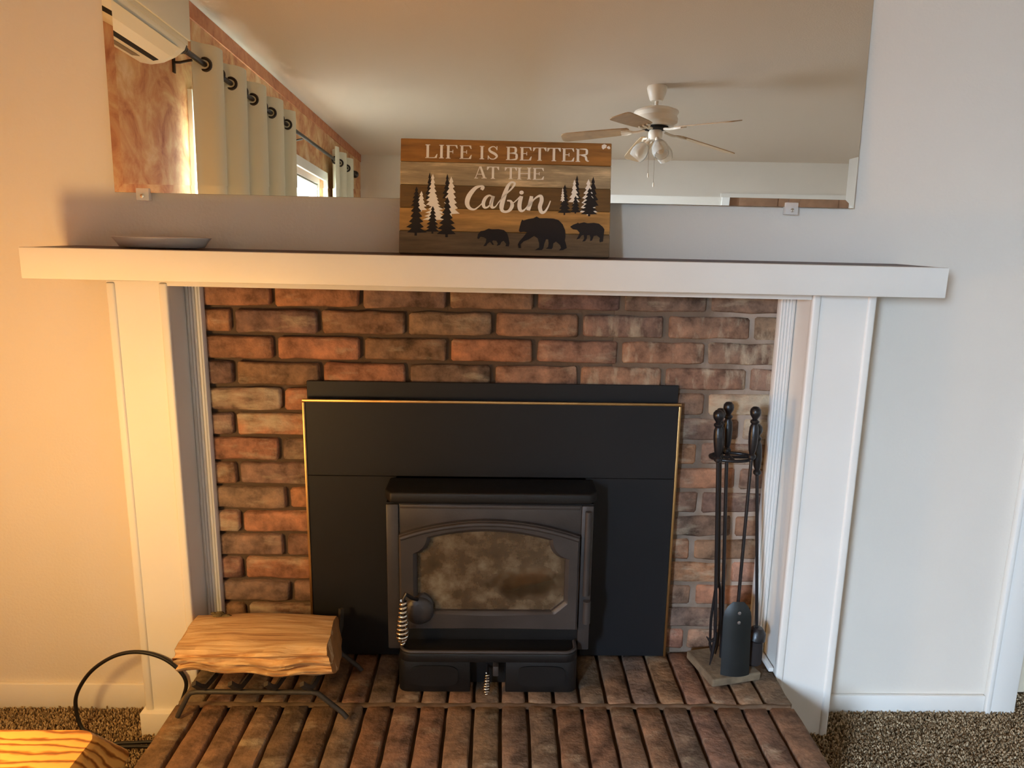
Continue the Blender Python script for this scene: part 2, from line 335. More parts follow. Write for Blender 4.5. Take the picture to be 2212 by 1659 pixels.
# side window
win = struct(mesh_obj('window_1', bmesh.new(), 'white'))
def frame_bm(a0, a1, b0, b1, wd, d0, d1, mp):
    bm = bmesh.new()
    for (p0, p1, q0, q1) in ((a0, a0+wd, b0, b1), (a1-wd, a1, b0, b1), (a0+wd, a1-wd, b0, b0+wd), (a0+wd, a1-wd, b1-wd, b1)):
        vs_ = add_box(bm, p0, p1, q0, q1, d0, d1)
        for v in vs_: v.co = Vector(mp(*v.co))
    bmesh.ops.recalc_face_normals(bm, faces=bm.faces); return bm
lw = lambda a, b_, d: (XL+d, a, b_)
mesh_obj('window_casing', frame_bm(WY0-.07, WY1+.07, WZ0-.07, WZ1+.05, .07, .001, .022, lw), 'white', win)
ym = -3.20
for a0, a1 in ((WY0, ym), (ym, WY1)):
    s = mesh_obj('sash', frame_bm(a0+.003, a1-.003, WZ0+.003, WZ1-.003, .05, -.08, -.03, lw), 'white', win)
    mesh_obj('sash_bead', frame_bm(a0+.055, a1-.055, WZ0+.055, WZ1-.055, .012, -.07, -.035, lw), 'ac_gap', s)
    box('pane', XL-.058, XL-.054, a0+.05, a1-.05, WZ0+.05, WZ1-.05, 'pane', s)
bw = lambda a, b_, d: (a, YB+d, b_)
tr3 = struct(mesh_obj('trim_3', frame_bm(BX0-.08, BX1+.08, FL-.05, BZ1+.07, .08, .001, .024, bw), 'white'))
for a0, a1 in ((BX0, (BX0+BX1)/2), ((BX0+BX1)/2, BX1)):
    dd = struct(box('door_2', a0+.004, a1-.004, YB-.08, YB-.04, FL+.004, BZ1-.004, 'door_brown'))
    for z0, z1 in ((FL+.12, .62), (.78, BZ1-.14)): box('door_panel', a0+.12, a1-.12, YB-.0395, YB-.030, z0, z1, 'door_brown', dd, bev=.006)
# right-hand doorway
tr = struct(box('trim_2', 1.372, 1.449, -.016, .0, FL, 1.93, 'white', bev=.003))
box('casing_bead', 1.366, 1.380, -.020, -.001, FL, 1.93, 'white', tr, bev=.004)
box('door_jamb', 1.437, 1.449, -.012, .115, FL, 1.86, 'white', tr)
dr = struct(box('door_1', 1.455, 2.295, .080, .116, FL+.004, 1.855, 'door', bev=.003))
lathe('door_knob', [(0, .0), (.026, .002), (.026, .008), (.011, .014), (.011, .03), (.024, .042), (.028, .055), (.022, .068), (0, .072)], 'brass', dr, origin=(2.22, .080, .74), axis=(0, -1, 0))
struct(box('baseboard_right', .900, 1.365, -.012, -.0002, FL, -.126, 'white', bev=.003))
struct(box('baseboard_left', XL, -.890, -.012, -.0002, FL, -.105, 'white', bev=.003))
# carpet pile (stuff)
def carpet():
    V, Fc = [], []
    def tuft(x, y):
        h = random.uniform(.005, .012); a = random.uniform(0, 2*PI); l = random.uniform(.001, .006)
        r = random.uniform(.0020, .0032); dx, dy = math.cos(a)*l, math.sin(a)*l; b0 = len(V); th = random.uniform(0, 2)
        for q, (f_, k_, z_) in enumerate(((0, .8, -.001), (.5, 1.2, h*.6), (1, .7, h))):
            for k in range(3): V.append((x+dx*f_+r*k_*math.cos(th+q*.6+k*2.094), y+dy*f_+r*k_*math.sin(th+q*.6+k*2.094), FL+z_))
        for q in (0, 3):
            for k in range(3): k2 = (k+1) % 3; Fc.append((b0+q+k, b0+q+k2, b0+q+3+k2, b0+q+3+k))
        Fc.append((b0+6, b0+7, b0+8))
    def area_(x0, x1, y0, y1, st):
        x = x0
        while x < x1:
            y = y0
            while y < y1:
                tuft(x+random.uniform(-st, st)*.6, y+random.uniform(-st, st)*.6); y += st
            x += st
    area_(XL+.01, -.745, -.75, -.016, .0052)
    area_(.750, 1.46, -.75, -.016, .0052); area_(1.46, 1.75, -.5, .07, .0055)
    me = bpy.data.meshes.new('carpet_pile'); me.from_pydata(V, [], Fc); me.materials.append(MAT['yarn'])
    for p in me.polygons: p.use_smooth = True
    o = bpy.data.objects.new('carpet_pile', me); COL.objects.link(o); o.parent = fl; o['kind'] = 'stuff'; o['label'] = 'brown mottled cut-pile carpet'
carpet()

# ---------------------------------------------------------------- brick wall behind the stove
bm = bmesh.new()
add_box(bm, -.7395, -.30, .017, .12, FL, .975); add_box(bm, .30, .7395, .0055, .12, FL, .975); add_box(bm, -.30, .30, .012, .12, .56, .975)
for q_ in ((-.34, -.30, .12, .36, FL, .60), (.30, .34, .12, .36, FL, .60), (-.34, .34, .12, .36, .56, .60), (-.34, .34, .34, .38, FL, .60)): add_box(bm, *q_)
bw_ = struct(mesh_obj('wall_fireplace', bm, 'mortar'))
def brick_mesh(sx, sy, sz, ch=.005, jit=.0016):
    bm = bmesh.new(); add_box(bm, -sx/2, sx/2, -sy/2, sy/2, -sz/2, sz/2)
    ax = 0 if sx > sy else 1; L_ = max(sx, sy); nc = max(1, int(L_/.05))
    es = [e for e in bm.edges if abs((e.verts[0].co-e.verts[1].co)[ax]) > L_*.9]
    bmesh.ops.subdivide_edges(bm, edges=es, cuts=nc, use_grid_fill=True)
    bmesh.ops.bevel(bm, geom=[e for e in bm.edges if len(e.link_faces) == 2 and e.calc_face_angle(0) > 1], offset=ch, segments=1, affect='EDGES')
    sd = Vector((random.uniform(0, 99), random.uniform(0, 99), random.uniform(0, 99)))
    for v in bm.verts: v.co += Vector((noise.noise(v.co*35+sd)*1.3*jit, noise.noise(v.co*30+sd*2)*jit*.8, noise.noise(v.co*35+sd*3)*1.6*jit))+Vector((random.uniform(-jit, jit), random.uniform(-jit, jit)*.4, random.uniform(-jit, jit)))*.5
    return bm
ZT, MV, MH, X0 = .910, .065, .2127, -.533
def sh(col, lo=.85, hi=1.15):
    k = random.uniform(lo, hi); return (col[0]*k, col[1]*k*random.uniform(.95, 1.05), col[2]*k*random.uniform(.92, 1.08), 1)
def brick_col(r, x):
    base = random.choice([c(148, 112, 90), c(140, 108, 88), c(156, 112, 86), c(138, 112, 95), c(126, 101, 86)])
    return sh(base)
for r in range(0, 15):
    zc = ZT-(r-.5)*MV; off = X0 if r % 2 == 0 else X0-.1015
    if r in (4, 8, 12): off += .012
    if r in (5, 7, 9, 11, 13): off -= .008
    k = -2
    while True:
        a, b_ = off+k*MH, off+(k+1)*MH; k += 1
        if a > .7395: break
        gap = .0065+random.uniform(-.001, .0015)
        x0, x1 = max(a+gap, -.7385), min(b_-gap, .7385)
        if x1-x0 < .02: continue
        z0, z1 = zc-MV/2+.0055, zc+MV/2-.0055
        if r == 0: z1 = min(z1, .972)
        if z1 < .72 and x0 > -.445 and x1 < .445: continue      # wholly behind the stove surround
        if x0 < -.30 < x1 and z1 < .56: x1 = -.31
        if x0 < .30 < x1 and z1 < .56: x0 = .31
        if z0 < 0: z0 = .002
        mat_ = 'brick'
        xm = (x0+x1)/2
        if r in (5, 9, 13, 4) and x1 < -.38 and random.random() < .6: mat_ = 'brick_white'
        if xm > .25 and r in (2, 3) : mat_ = 'brick_streak'
        if xm > .2 and r == 1: mat_ = 'brick_streak'
        if r in (4, 5) and xm > .53: mat_ = 'plaster_brick'
        o = mesh_obj('brick', brick_mesh(x1-x0, .07, z1-z0, .005, .0022), mat_, bw_, loc=(xm, .034+random.uniform(-.0015, .0015), (z0+z1)/2))
        o.rotation_euler = (0, random.uniform(-.006, .006), 0)
        o.color = brick_col(r, xm)
        smooth_angle(o, 50)

# ---------------------------------------------------------------- raised hearth
he = empty('brick_hearth', 'raised brick hearth of narrow on-edge bricks in front of the stove', 'hearth', (0, -.23, FL))
def ploc(o, par): # keep world coordinates while parenting to a moved empty
    o.parent = par; o.matrix_parent_inverse = Matrix.Translation(-Vector(par.location)); return o
ploc(box('mortar_bed', -.731, .733, -.450, .012, FL, -.022, 'hearth_mortar'), he)
HX0, HM, YR = -.673, .064, -.233
for row, (ya, yb_) in enumerate(((-.012+.012, YR+.006), (YR-.006, -.462))):
    for k in range(-1, 22):
        a = HX0+k*HM; b_ = a+HM
        x0, x1 = max(a+.0042, -.733), min(b_-.0042, .736)
        if k == -1: x0 = -.734
        if k == 21: x1 = .736
        j = random.uniform(-.0015, .0015)
        dy = random.uniform(-.004, .004)
        y0_, y1_ = (yb_, ya-.0005) if row == 0 else (yb_+dy, ya)
        if row == 0 and x0 > -.21 and x1 < .21: y1_ = ya-.02
        zt = random.uniform(-.0045, -.0015)
        o = mesh_obj('brick', brick_mesh(x1-x0, y1_-y0_, .092, .004, .0013), 'hearth_brick', loc=((x0+x1)/2+j*0, (y0_+y1_)/2, -.046+zt))
        ploc(o, he); o.rotation_euler = (0, 0, random.uniform(-.006, .006) if 0 <= k < 21 else 0)
        xm = (x0+x1)/2
        base = random.choice([c(126, 100, 80), c(132, 102, 80), c(118, 98, 80)])
        o.color = sh(base, .82, 1.15); smooth_angle(o, 50)
# the flush mortar joint between the two rows
bm = bmesh.new(); bmesh.ops.create_grid(bm, x_segments=150, y_segments=4, size=1)
for v in bm.verts:
    x, y = v.co.x*.728, YR+v.co.y*.011
    v.co = Vector((x, y, -.0035+noise.noise(Vector((x*40, y*60, 3)))*.003-abs(v.co.y)**3*.003))
ploc(mesh_obj('mortar_joint', bm, 'hearth_joint', smooth=True), he)

# ---------------------------------------------------------------- mantel surround
MS = math.radians(.37)
mt = empty('fireplace_mantel', 'white painted fireplace mantel with square pilasters and fluted inner casing', 'mantel', (0, -.06, FL))
sl = Matrix.Translation((0, 0, 1.047)) @ Matrix.Rotation(MS, 4, 'Y') @ Matrix.Translation((0, 0, -1.047))
def tilt(o): o.data.transform(sl); return o
def put(o): return ploc(o, mt)
MY = -.185
put(tilt(box('fascia_board', -1.012, 1.000, MY, MY+.022, .980, 1.0465, 'white', bev=.002)))
put(tilt(box('end_board', -1.012, -.992, MY+.0225, -.0005, .980, 1.0462, 'white', bev=.001)))
put(tilt(box('end_board', .980, 1.000, MY+.0225, -.0005, .980, 1.0462, 'white', bev=.001)))
put(tilt(box('mantel_shelf', -.9915, .9795, MY+.0225, -.0005, 1.020, 1.0466, 'shelf_brown')))
put(tilt(box('header_board', -.7365, .7365, -.108, -.088, .964, 1.0195, 'white')))
for s, xa, xb in ((-1, -.874, -.736), (1, .738, .887)):
    p = put(box('pilaster', xa+.001, xb-.001, -.107, -.0005, FL+.001, .9775 if s > 0 else .979, 'white'))
    for xs in (xa, xb-.020):
        e = box('edge_bead', xs, xs+.020, -.1115, -.094, FL+.002 if s > 0 else -.112, .976, 'white', bev=.005, seg=3); ploc(e, mt); e.parent = p; e.matrix_parent_inverse = Matrix.Identity(4)
    if s < 0:
        e = box('plinth', xa-.011, xb, -.122, -.0004, FL+.001, -.113, 'white', bev=.003); e.parent = p; e.matrix_parent_inverse = Matrix.Identity(4)
for s in (-1, 1):
    # casing profile in (distance from pilaster, y): grooves cut into the face
    prof = [(0, 0), (0, -.016)]
    w_ = .038
    for g_ in range(4):
        u0 = .006+g_*.0075
        prof += [(u0, -.020), (u0+.0015, -.020), (u0+.0030, -.0155), (u0+.0045, -.020)]
    prof += [(w_-.002, -.018), (w_, -.010), (w_, 0)]
    pts = [(s*(.7360-u), y-.0012) for u, y in prof]
    put(prism('fluted_casing', pts, .002, .9635, XY, 'trim_grey'))
    put(box('shoe_moulding', s*.7352, s*.722, -.100, -.022, .001, .013, 'trim_grey', bev=.003))

# ---------------------------------------------------------------- mirror
MT = math.radians(1.883)
mi = empty('wall_mirror', 'wide frameless wall mirror with slanted glass edge above the mantel', 'mirror', (-.014, -.020, 1.173))
mi.rotation_euler = (-MT, math.radians(.26), 0)
hw, H, bvl = .866, .84, .022
bm = bmesh.new()
def mp_(x, z, y): return (x, y, z)
o4 = [bm.verts.new(mp_(x, z, .0013)) for x, z in ((-hw, 0), (hw, 0), (hw, H), (-hw, H))]
i4 = [bm.verts.new(mp_(x, z, 0)) for x, z in ((-hw+bvl, bvl*.85), (hw-bvl, bvl*.85), (hw-bvl, H-bvl), (-hw+bvl, H-bvl))]
bm.faces.new(i4)
mesh_obj('mirror_glass', bm, 'mirror', mi)
bm = bmesh.new()
o4 = [bm.verts.new(mp_(x, z, .0013)) for x, z in ((-hw, 0), (hw, 0), (hw, H), (-hw, H))]
i4 = [bm.verts.new(mp_(x, z, 0)) for x, z in ((-hw+bvl, bvl*.85), (hw-bvl, bvl*.85), (hw-bvl, H-bvl), (-hw+bvl, H-bvl))]
for k in range(4): bm.faces.new((o4[k], o4[(k+1) % 4], i4[(k+1) % 4], i4[k]))
mesh_obj('bevelled_edge', bm, 'mirror', mi)
box('backing', -hw, hw, .0017, .006, 0, H, 'black', mi)
for x in (-.800, .717):
    cl = box('mirror_clip', x-.015, x+.015, -.005, .014, -.018, .010, 'plastic', mi, bev=.002)
    lathe('screw', [(0, 0), (.004, .0), (.0045, -.002), (0, -.003)], 'chrome', cl, n=10, origin=(x, -.0055, -.008), axis=(0, 1, 0))

# ---------------------------------------------------------------- wooden sign
SW, SHH = .476, .2585
def top_at(x): return -.001
sg = empty('wooden_sign', 'brown planked wooden sign with white lettering, pine trees and three bears', 'sign', (.0265, -.108, 1.0492))
LEAN = math.radians(11.0)
sg.rotation_euler = (-LEAN, math.radians(.37), 0)
ph = SHH/5
for i in range(5):
    z1 = SHH-i*ph; z0 = z1-ph
    box('plank', -SW/2, SW/2, 0, .014, z0+.0004, z1-.0004, plank_mat(i, PLK[i]), sg, bev=.0012, seg=1)
for xs in (-.15, .15):
    box('batten', xs-.02, xs+.02, .0145, .0225, .012, SHH-.02, 'shelf_brown', sg)
def UV(x, y):   # tracing grid of the sign artwork -> sign plane
    t = 82+(x-105)*.0184; b_ = 1204+(x-95)*.0224
    return ((x-105)/2010-.5)*SW, (1-(y-t)/(b_-t))*SHH
def art(name, polys, mat, depth, ribbons=()):
    bm = bmesh.new()
    for poly in polys:
        vs_ = [bm.verts.new((*[UV(*p)[0]], -depth, UV(*p)[1])) for p in poly]
        try: f = bm.faces.new(vs_)
        except Exception: continue
        f.normal_update()
    bmesh.ops.triangulate(bm, faces=list(bm.faces))
    for rb in ribbons:
        n = len(rb); L_, R2 = [], []
        for i, (x, y, w__) in enumerate(rb):
            x0, y0, _ = rb[max(i-1, 0)]; x1, y1, _ = rb[min(i+1, n-1)]
            dx, dy = x1-x0, y1-y0; l = math.hypot(dx, dy) or 1
            nx, ny = -dy/l*w__/2, dx/l*w__/2
            L_.append(bm.verts.new((UV(x+nx, y+ny)[0], -depth, UV(x+nx, y+ny)[1]))); R2.append(bm.verts.new((UV(x-nx, y-ny)[0], -depth, UV(x-nx, y-ny)[1])))
        for i in range(n-1): bm.faces.new((L_[i], L_[i+1], R2[i+1], R2[i]))
    for f in bm.faces:
        f.normal_update()
        if f.normal.y > 0: f.normal_flip()
    return mesh_obj(name, bm, mat, sg)
def spline(pts, sub=8):
    out = []; n = len(pts)
    for i in range(n-1):
        p0, p1, p2, p3 = pts[max(i-1, 0)], pts[i], pts[i+1], pts[min(i+2, n-1)]
        for k in range(sub):
            t = k/sub
            out.append(tuple(.5*((2*b_)+(-a+c_)*t+(2*a-5*b_+4*c_-d_)*t*t+(-a+3*b_-3*c_+d_)*t**3) for a, b_, c_, d_ in zip(p0, p1, p2, p3)))
    out.append(pts[-1]); return out
def letter(ch, x0, x1, y0, y1):
    """high-contrast serif capitals in artwork pixels -> list of polygons, list of ribbons"""
    W, Hh = x1-x0, y1-y0; st = Hh*.185; th = Hh*.055; se = Hh*.075
    P, Rb = [], []
    rect = lambda a, b_, c_, d_: P.append([(a, b_), (c_, b_), (c_, d_), (a, d_)])
    def stem(cx, top=True, bot=True, w_=st, sw=se):
        rect(cx-w_/2, y0, cx+w_/2, y1)
        if top: rect(cx-w_/2-sw, y0, cx+w_/2+sw, y0+th)
        if bot: rect(cx-w_/2-sw, y1-th, cx+w_/2+sw, y1)
    sx_ = x0+se+st/2
    if ch == 'I': stem((x0+x1)/2)
    elif ch in 'LEF':
        stem(sx_)
        if ch in 'EF':
            rect(sx_, y0, x1-W*.06, y0+th); P.append([(x1-W*.06, y0), (x1-W*.02, y0+Hh*.26), (x1-W*.08, y0+Hh*.26), (x1-W*.22, y0+th), (x1-W*.22, y0)])
            rect(sx_, y0+Hh*.46, sx_+W*.42, y0+Hh*.46+th); rect(sx_+W*.36, y0+Hh*.35, sx_+W*.42, y0+Hh*.62)
        if ch in 'EL':
            rect(sx_, y1-th, x1-W*.06, y1); P.append([(x1-W*.05, y1), (x1, y1-Hh*.30), (x1-W*.06, y1-Hh*.30), (x1-W*.24, y1-th), (x1-W*.24, y1)])
    elif ch == 'T':
        stem((x0+x1)/2, top=False); rect(x0, y0, x1, y0+th)
        P.append([(x0, y0), (x0+W*.2, y0+th), (x0+W*.06, y0+Hh*.28), (x0, y0+Hh*.28)]); P.append([(x1, y0), (x1, y0+Hh*.28), (x1-W*.06, y0+Hh*.28), (x1-W*.2, y0+th)])
    elif ch == 'H':
        stem(sx_); stem(x1-se-st/2); rect(sx_, y0+Hh*.47, x1-se-st/2, y0+Hh*.47+th)
    elif ch == 'A':
        ap = (x0+x1)/2
        P.append([(ap-st*.55, y0), (ap+st*.35, y0), (x1-se, y1), (x1-se-st*1.15, y1)])
        P.append([(ap-st*.55, y0), (ap-st*.2, y0), (x0+se*1.6, y1), (x0+se*.8, y1)])
        rect(x0+W*.25, y0+Hh*.62, x1-W*.27, y0+Hh*.62+th); rect(x0, y1-th, x0+W*.3, y1); rect(x1-W*.42, y1-th, x1, y1)
    elif ch in 'BR':
        stem(sx_)
        def bowl(ya, yb_, xr):
            cy = (ya+yb_)/2; xm = sx_+W*.22
            Rb.append(spline([(sx_, ya+th/2, th), (xm, ya+th/2, th*1.1), (xr-st*.75, ya+(cy-ya)*.28, st*.7), (xr-st*.5, cy, st), (xr-st*.75, yb_-(yb_-cy)*.28, st*.7), (xm, yb_-th/2, th*1.1), (sx_, yb_-th/2, th)]))
        bowl(y0, y0+Hh*.5, x1-W*.08)
        if ch == 'B': bowl(y0+Hh*.46, y1, x1)
        else:
            Rb.append(spline([(sx_+W*.25, y0+Hh*.5, th*1.4), (x1-W*.27, y0+Hh*.6, st*.8), (x1-W*.2, y0+Hh*.82, st*.9), (x1-W*.1, y1-th, th*1.5), (x1, y1-th*1.4, th)]))
    elif ch == 'S':
        Rb.append(spline([(x1-W*.12, y0+Hh*.25, th), (x1-W*.3, y0+Hh*.07, th*1.2), (x0+W*.45, y0+Hh*.04, th*1.3), (x0+W*.18, y0+Hh*.2, st*.75), (x0+W*.3, y0+Hh*.4, st*.95), (x1-W*.3, y0+Hh*.58, st*1.05), (x1-W*.12, y0+Hh*.77, st*.85), (x1-W*.35, y1-Hh*.04, th*1.4), (x0+W*.3, y1-Hh*.06, th*1.3), (x0+W*.1, y1-Hh*.26, th)]))
        rect(x1-W*.16, y0, x1-W*.08, y0+Hh*.3); rect(x0+W*.05, y1-Hh*.3, x0+W*.13, y1)
    return P, Rb
def word(name, spec, yoff, hh):
    P, Rb = [], []
    for ch, xa, xb in spec:
        ys = yoff+(xa-340)*.0205
        p, r_ = letter(ch, xa, xb, ys, ys+hh); P += p; Rb += r_
    art(name, P, 'letter', .0008, Rb)
word('lettering', [('L', 340, 455), ('I', 466, 520), ('F', 535, 648), ('E', 665, 780)], 145, 132)
word('lettering', [('I', 850, 905), ('S', 928, 1032)], 145, 130)
word('lettering', [('B', 1108, 1220), ('E', 1238, 1352), ('T', 1364, 1492), ('T', 1500, 1628), ('E', 1640, 1760), ('R', 1772, 1900)], 146, 130)
word('lettering', [('A', 808, 928), ('T', 928, 1044)], 346, 118)
word('lettering', [('T', 1098, 1214), ('H', 1218, 1350), ('E', 1366, 1474)], 347, 116)
# brush script
scr = [
 [(880, 585, 30), (892, 560, 34), (870, 550, 20), (820, 570, 34), (765, 640, 46), (745, 710, 44), (765, 760, 32), (810, 778, 18), (850, 755, 12), (890, 715, 10)],
 [(985, 655, 14), (955, 640, 18), (920, 665, 30), (900, 715, 34), (910, 755, 26), (940, 755, 16), (975, 715, 14), (995, 650, 26)],
 [(995, 645, 30), (975, 715, 36), (985, 755, 28), (1015, 750, 12), (1050, 700, 10), (1100, 640, 12), (1160, 580, 16), (1195, 530, 22), (1185, 512, 20), (1155, 515, 22), (1125, 560, 34), (1095, 650, 44), (1075, 740, 44), (1080, 785, 32), (1115, 800, 22), (1155, 780, 30), (1175, 735, 36), (1160, 695, 22), (1125, 690, 14)],
 [(1160, 730, 12), (1200, 700, 10), (1250, 650, 14)],
 [(1262, 645, 34), (1245, 720, 40), (1250, 775, 34), (1275, 790, 22), (1310, 760, 12), (1350, 690, 12)],
 [(1358, 645, 32), (1350, 700, 40), (1328, 785, 36)],
 [(1335, 750, 12), (1380, 680, 14), (1425, 645, 22), (1450, 650, 34), (1455, 690, 38), (1440, 750, 38), (1455, 800, 34), (1485, 800, 22), (1515, 755, 16), (1540, 690, 10)],
]
P = [[(1262+22*math.cos(t*.7), 610+20*math.sin(t*.7)) for t in range(9)]]
art('script_lettering', P, 'letter', .0009, [spline(s, 10) for s in scr])
def pine(x, yt, yb_, hw_, tiers=6, jag=.35, seed=1):
    rnd = random.Random(seed); L_, R2 = [], []
    for t in range(tiers):
        f0 = t/tiers; f1 = (t+1)/tiers
        wd = hw_*(.12+.88*f1)*rnd.uniform(.85, 1.12); yy = yt+(yb_-yt)*.92*f1
        inn = hw_*(.08+.70*f0)*(1-jag)
        y_in = yt+(yb_-yt)*.92*f0
        R2 += [(x+inn, y_in+(yb_-yt)*.03), (x+wd, yy)]; 
        wd2 = hw_*(.12+.88*f1)*rnd.uniform(.85, 1.12)
        L_ += [(x-inn, y_in+(yb_-yt)*.03), (x-wd2, yy)]
    tw = max(hw_*.12, 4)
    tail = [(x+tw, yt+(yb_-yt)*.93), (x+tw, yb_), (x-tw, yb_), (x-tw, yt+(yb_-yt)*.93)]
    return [(x, yt)]+R2+tail+L_[::-1]
for k, (x, a, b_, h_, mt_, dp) in enumerate([
    (385, 415, 700, 42, 'sign_black', .0005), (552, 430, 690, 48, 'sign_black', .0005), (262, 555, 760, 50, 'sign_black', .0005),
    (415, 430, 760, 62, 'letter', .0007), (590, 455, 850, 90, 'letter', .0007), (310, 600, 800, 55, 'letter', .0007), (440, 640, 900, 120, 'letter', .00065),
    (262, 640, 1035, 95, 'sign_black', .0010), (420, 745, 1015, 72, 'sign_black', .0010), (556, 655, 1050, 98, 'sign_black', .0010),
    (1790, 438, 690, 42, 'sign_black', .0005), (1945, 450, 760, 60, 'sign_black', .0005),
    (1765, 480, 720, 52, 'letter', .0007), (1900, 475, 830, 90, 'letter', .0007), (1655, 560, 700, 24, 'letter', .0009),
    (1675, 528, 830, 62, 'sign_black', .0008), (1780, 640, 815, 55, 'sign_black', .0010), (1912, 560, 842, 88, 'sign_black', .0010)]):
    art('painted_pine', [pine(x, a, b_, h_, 7 if h_ > 60 else 5, seed=k+3)], mt_, dp)
bear_big = [(1243, 985), (1250, 950), (1262, 900), (1272, 876), (1286, 884), (1330, 870), (1380, 862), (1410, 845), (1440, 862), (1500, 862), (1570, 865), (1620, 880), (1660, 920), (1685, 980), (1690, 1040), (1685, 1080), (1700, 1130), (1705, 1155), (1670, 1175), (1630, 1178), (1650, 1155), (1640, 1125), (1600, 1090), (1575, 1110), (1570, 1150), (1560, 1165), (1505, 1162), (1525, 1145), (1530, 1110), (1525, 1070), (1505, 1070), (1490, 1110), (1480, 1160), (1465, 1175), (1400, 1175), (1440, 1150), (1440, 1110), (1425, 1060), (1390, 1035), (1340, 1070), (1290, 1090), (1262, 1120), (1268, 1155), (1245, 1155), (1238, 1120), (1250, 1090), (1300, 1030), (1320, 1000), (1290, 995), (1255, 1000)]
bear_l = [(848, 1060), (855, 1020), (880, 990), (915, 985), (955, 965), (985, 972), (1050, 970), (1100, 980), (1130, 1005), (1145, 1050), (1157, 1110), (1150, 1140), (1118, 1138), (1125, 1115), (1100, 1085), (1080, 1095), (1065, 1125), (1035, 1135), (1045, 1110), (1030, 1085), (1000, 1080), (990, 1092), (1008, 1122), (996, 1126), (970, 1095), (945, 1115), (935, 1135), (908, 1138), (930, 1100), (935, 1065), (910, 1050), (880, 1045), (862, 1068)]
bear_r = [(1732, 945), (1760, 925), (1800, 910), (1806, 902), (1815, 912), (1865, 900), (1900, 910), (1960, 905), (2010, 915), (2045, 945), (2062, 970), (2055, 1040), (2050, 1090), (2020, 1098), (2015, 1080), (2020, 1055), (1990, 1030), (1960, 1035), (1945, 1080), (1925, 1085), (1930, 1050), (1920, 1025), (1895, 1030), (1895, 1060), (1880, 1085), (1852, 1090), (1870, 1060), (1865, 1025), (1845, 1030), (1825, 1060), (1795, 1070), (1810, 1045), (1825, 1005), (1800, 975), (1760, 970)]
for bp_ in (bear_big, bear_l, bear_r): art('painted_bear', [bp_], 'sign_black', .0010)
art('painted_glint', [[(2020, 140), (2045, 128), (2068, 140), (2060, 165), (2032, 182), (2020, 165)], [(2068, 158), (2090, 145), (2104, 168), (2092, 180), (2072, 170)]], 'letter', .0007)  # white glint on the sign's upper right corner, put on as flat colour

# ---------------------------------------------------------------- dish on the mantel
bm = bmesh.new()
rings = []
for rx, ry, z in ((0, 0, .002), (.075, .034, .0), (.095, .045, .003), (.102, .056, .014), (.110, .063, .0235), (.111, .0635, .0245), (.107, .061, .0235), (.099, .053, .015), (.09, .042, .007), (0, 0, .006)):
    rings.append([bm.verts.new((rx*math.cos(2*PI*k/36), ry*math.sin(2*PI*k/36), z)) for k in range(36)] if rx else [bm.verts.new((0, 0, z))])
for a, b_ in zip(rings, rings[1:]):
    for k in range(36):
        k2 = (k+1) % 36
        if len(a) == 1: bm.faces.new((a[0], b_[k2], b_[k]))
        elif len(b_) == 1: bm.faces.new((a[k], a[k2], b_[0]))
        else: bm.faces.new((a[k], a[k2], b_[k2], b_[k]))
bmesh.ops.recalc_face_normals(bm, faces=bm.faces)
d = mesh_obj('oval_dish', bm, 'dish', smooth=True, loc=(-.752, -.082, 1.0522), rot=(0, MS, 0)); tag(d, 'shallow white oval dish lying on the mantel shelf', 'dish')

# ---------------------------------------------------------------- stove insert
sv = empty('stove_insert', 'black cast-iron wood stove insert with arched glass door and brass-edged surround', 'wood stove', (0, -.10, .0))
def S(o): return ploc(o, sv)
def under(o, p): o.parent = p; return o      # p itself sits at the world origin
SRX0, SRX1, SRZ = -.464, .470, .692
# surround with an opening for the stove: three plates, seam above the stove
S(box('surround_plate', SRX0+.006, SRX1-.006, -.031, -.026, .4965, SRZ-.006, 'black_panel', bev=.0008, seg=1))
S(box('surround_plate', SRX0+.006, -.236, -.031, -.026, .002, .4955, 'black_panel', bev=.0008, seg=1))
S(box('surround_plate', .240, SRX1-.006, -.031, -.026, .002, .4955, 'black_panel', bev=.0008, seg=1))
S(box('rear_plate', -.457, .466, -.010, -.005, .55, .733, 'black_panel', bev=.0008, seg=1))
S(box('surround_flange', SRX0+.02, SRX0+.024, -.0255, -.0045, .002, SRZ-.02, 'black_panel'))
S(box('surround_flange', SRX1-.024, SRX1-.020, -.0255, -.0045, .002, SRZ-.02, 'black_panel'))
S(box('brass_edge', SRX0, SRX1, -.0345, -.0255, SRZ-.0065, SRZ, 'brass', bev=.0015))
S(box('brass_edge', SRX0, SRX0+.0065, -.0345, -.0255, .002, SRZ-.007, 'brass', bev=.0015))
S(box('brass_edge', SRX1-.0065, SRX1, -.0345, -.0255, .002, SRZ-.007, 'brass', bev=.0015))
# firebox body (hollow)
bm = bmesh.new()
add_box(bm, -.246, -.226, -.138, .30, .085, .468); add_box(bm, .228, .248, -.138, .30, .085, .468)
add_box(bm, -.226, .228, -.138, .30, .448, .468); add_box(bm, -.226, .228, -.138, .30, .085, .150); add_box(bm, -.226, .228, .28, .30, .15, .448)
add_box(bm, -.226, .228, -.138, -.128, .405, .448)
S(mesh_obj('stove_body', bm, 'cast_dark'))
bm = bmesh.new()
add_box(bm, -.225, -.205, -.12, .279, .151, .447); add_box(bm, .207, .227, -.12, .279, .151, .447); add_box(bm, -.205, .207, .255, .279, .151, .447); add_box(bm, -.205, .207, -.12, .254, .151, .175)
S(mesh_obj('firebrick_lining', bm, 'ash'))
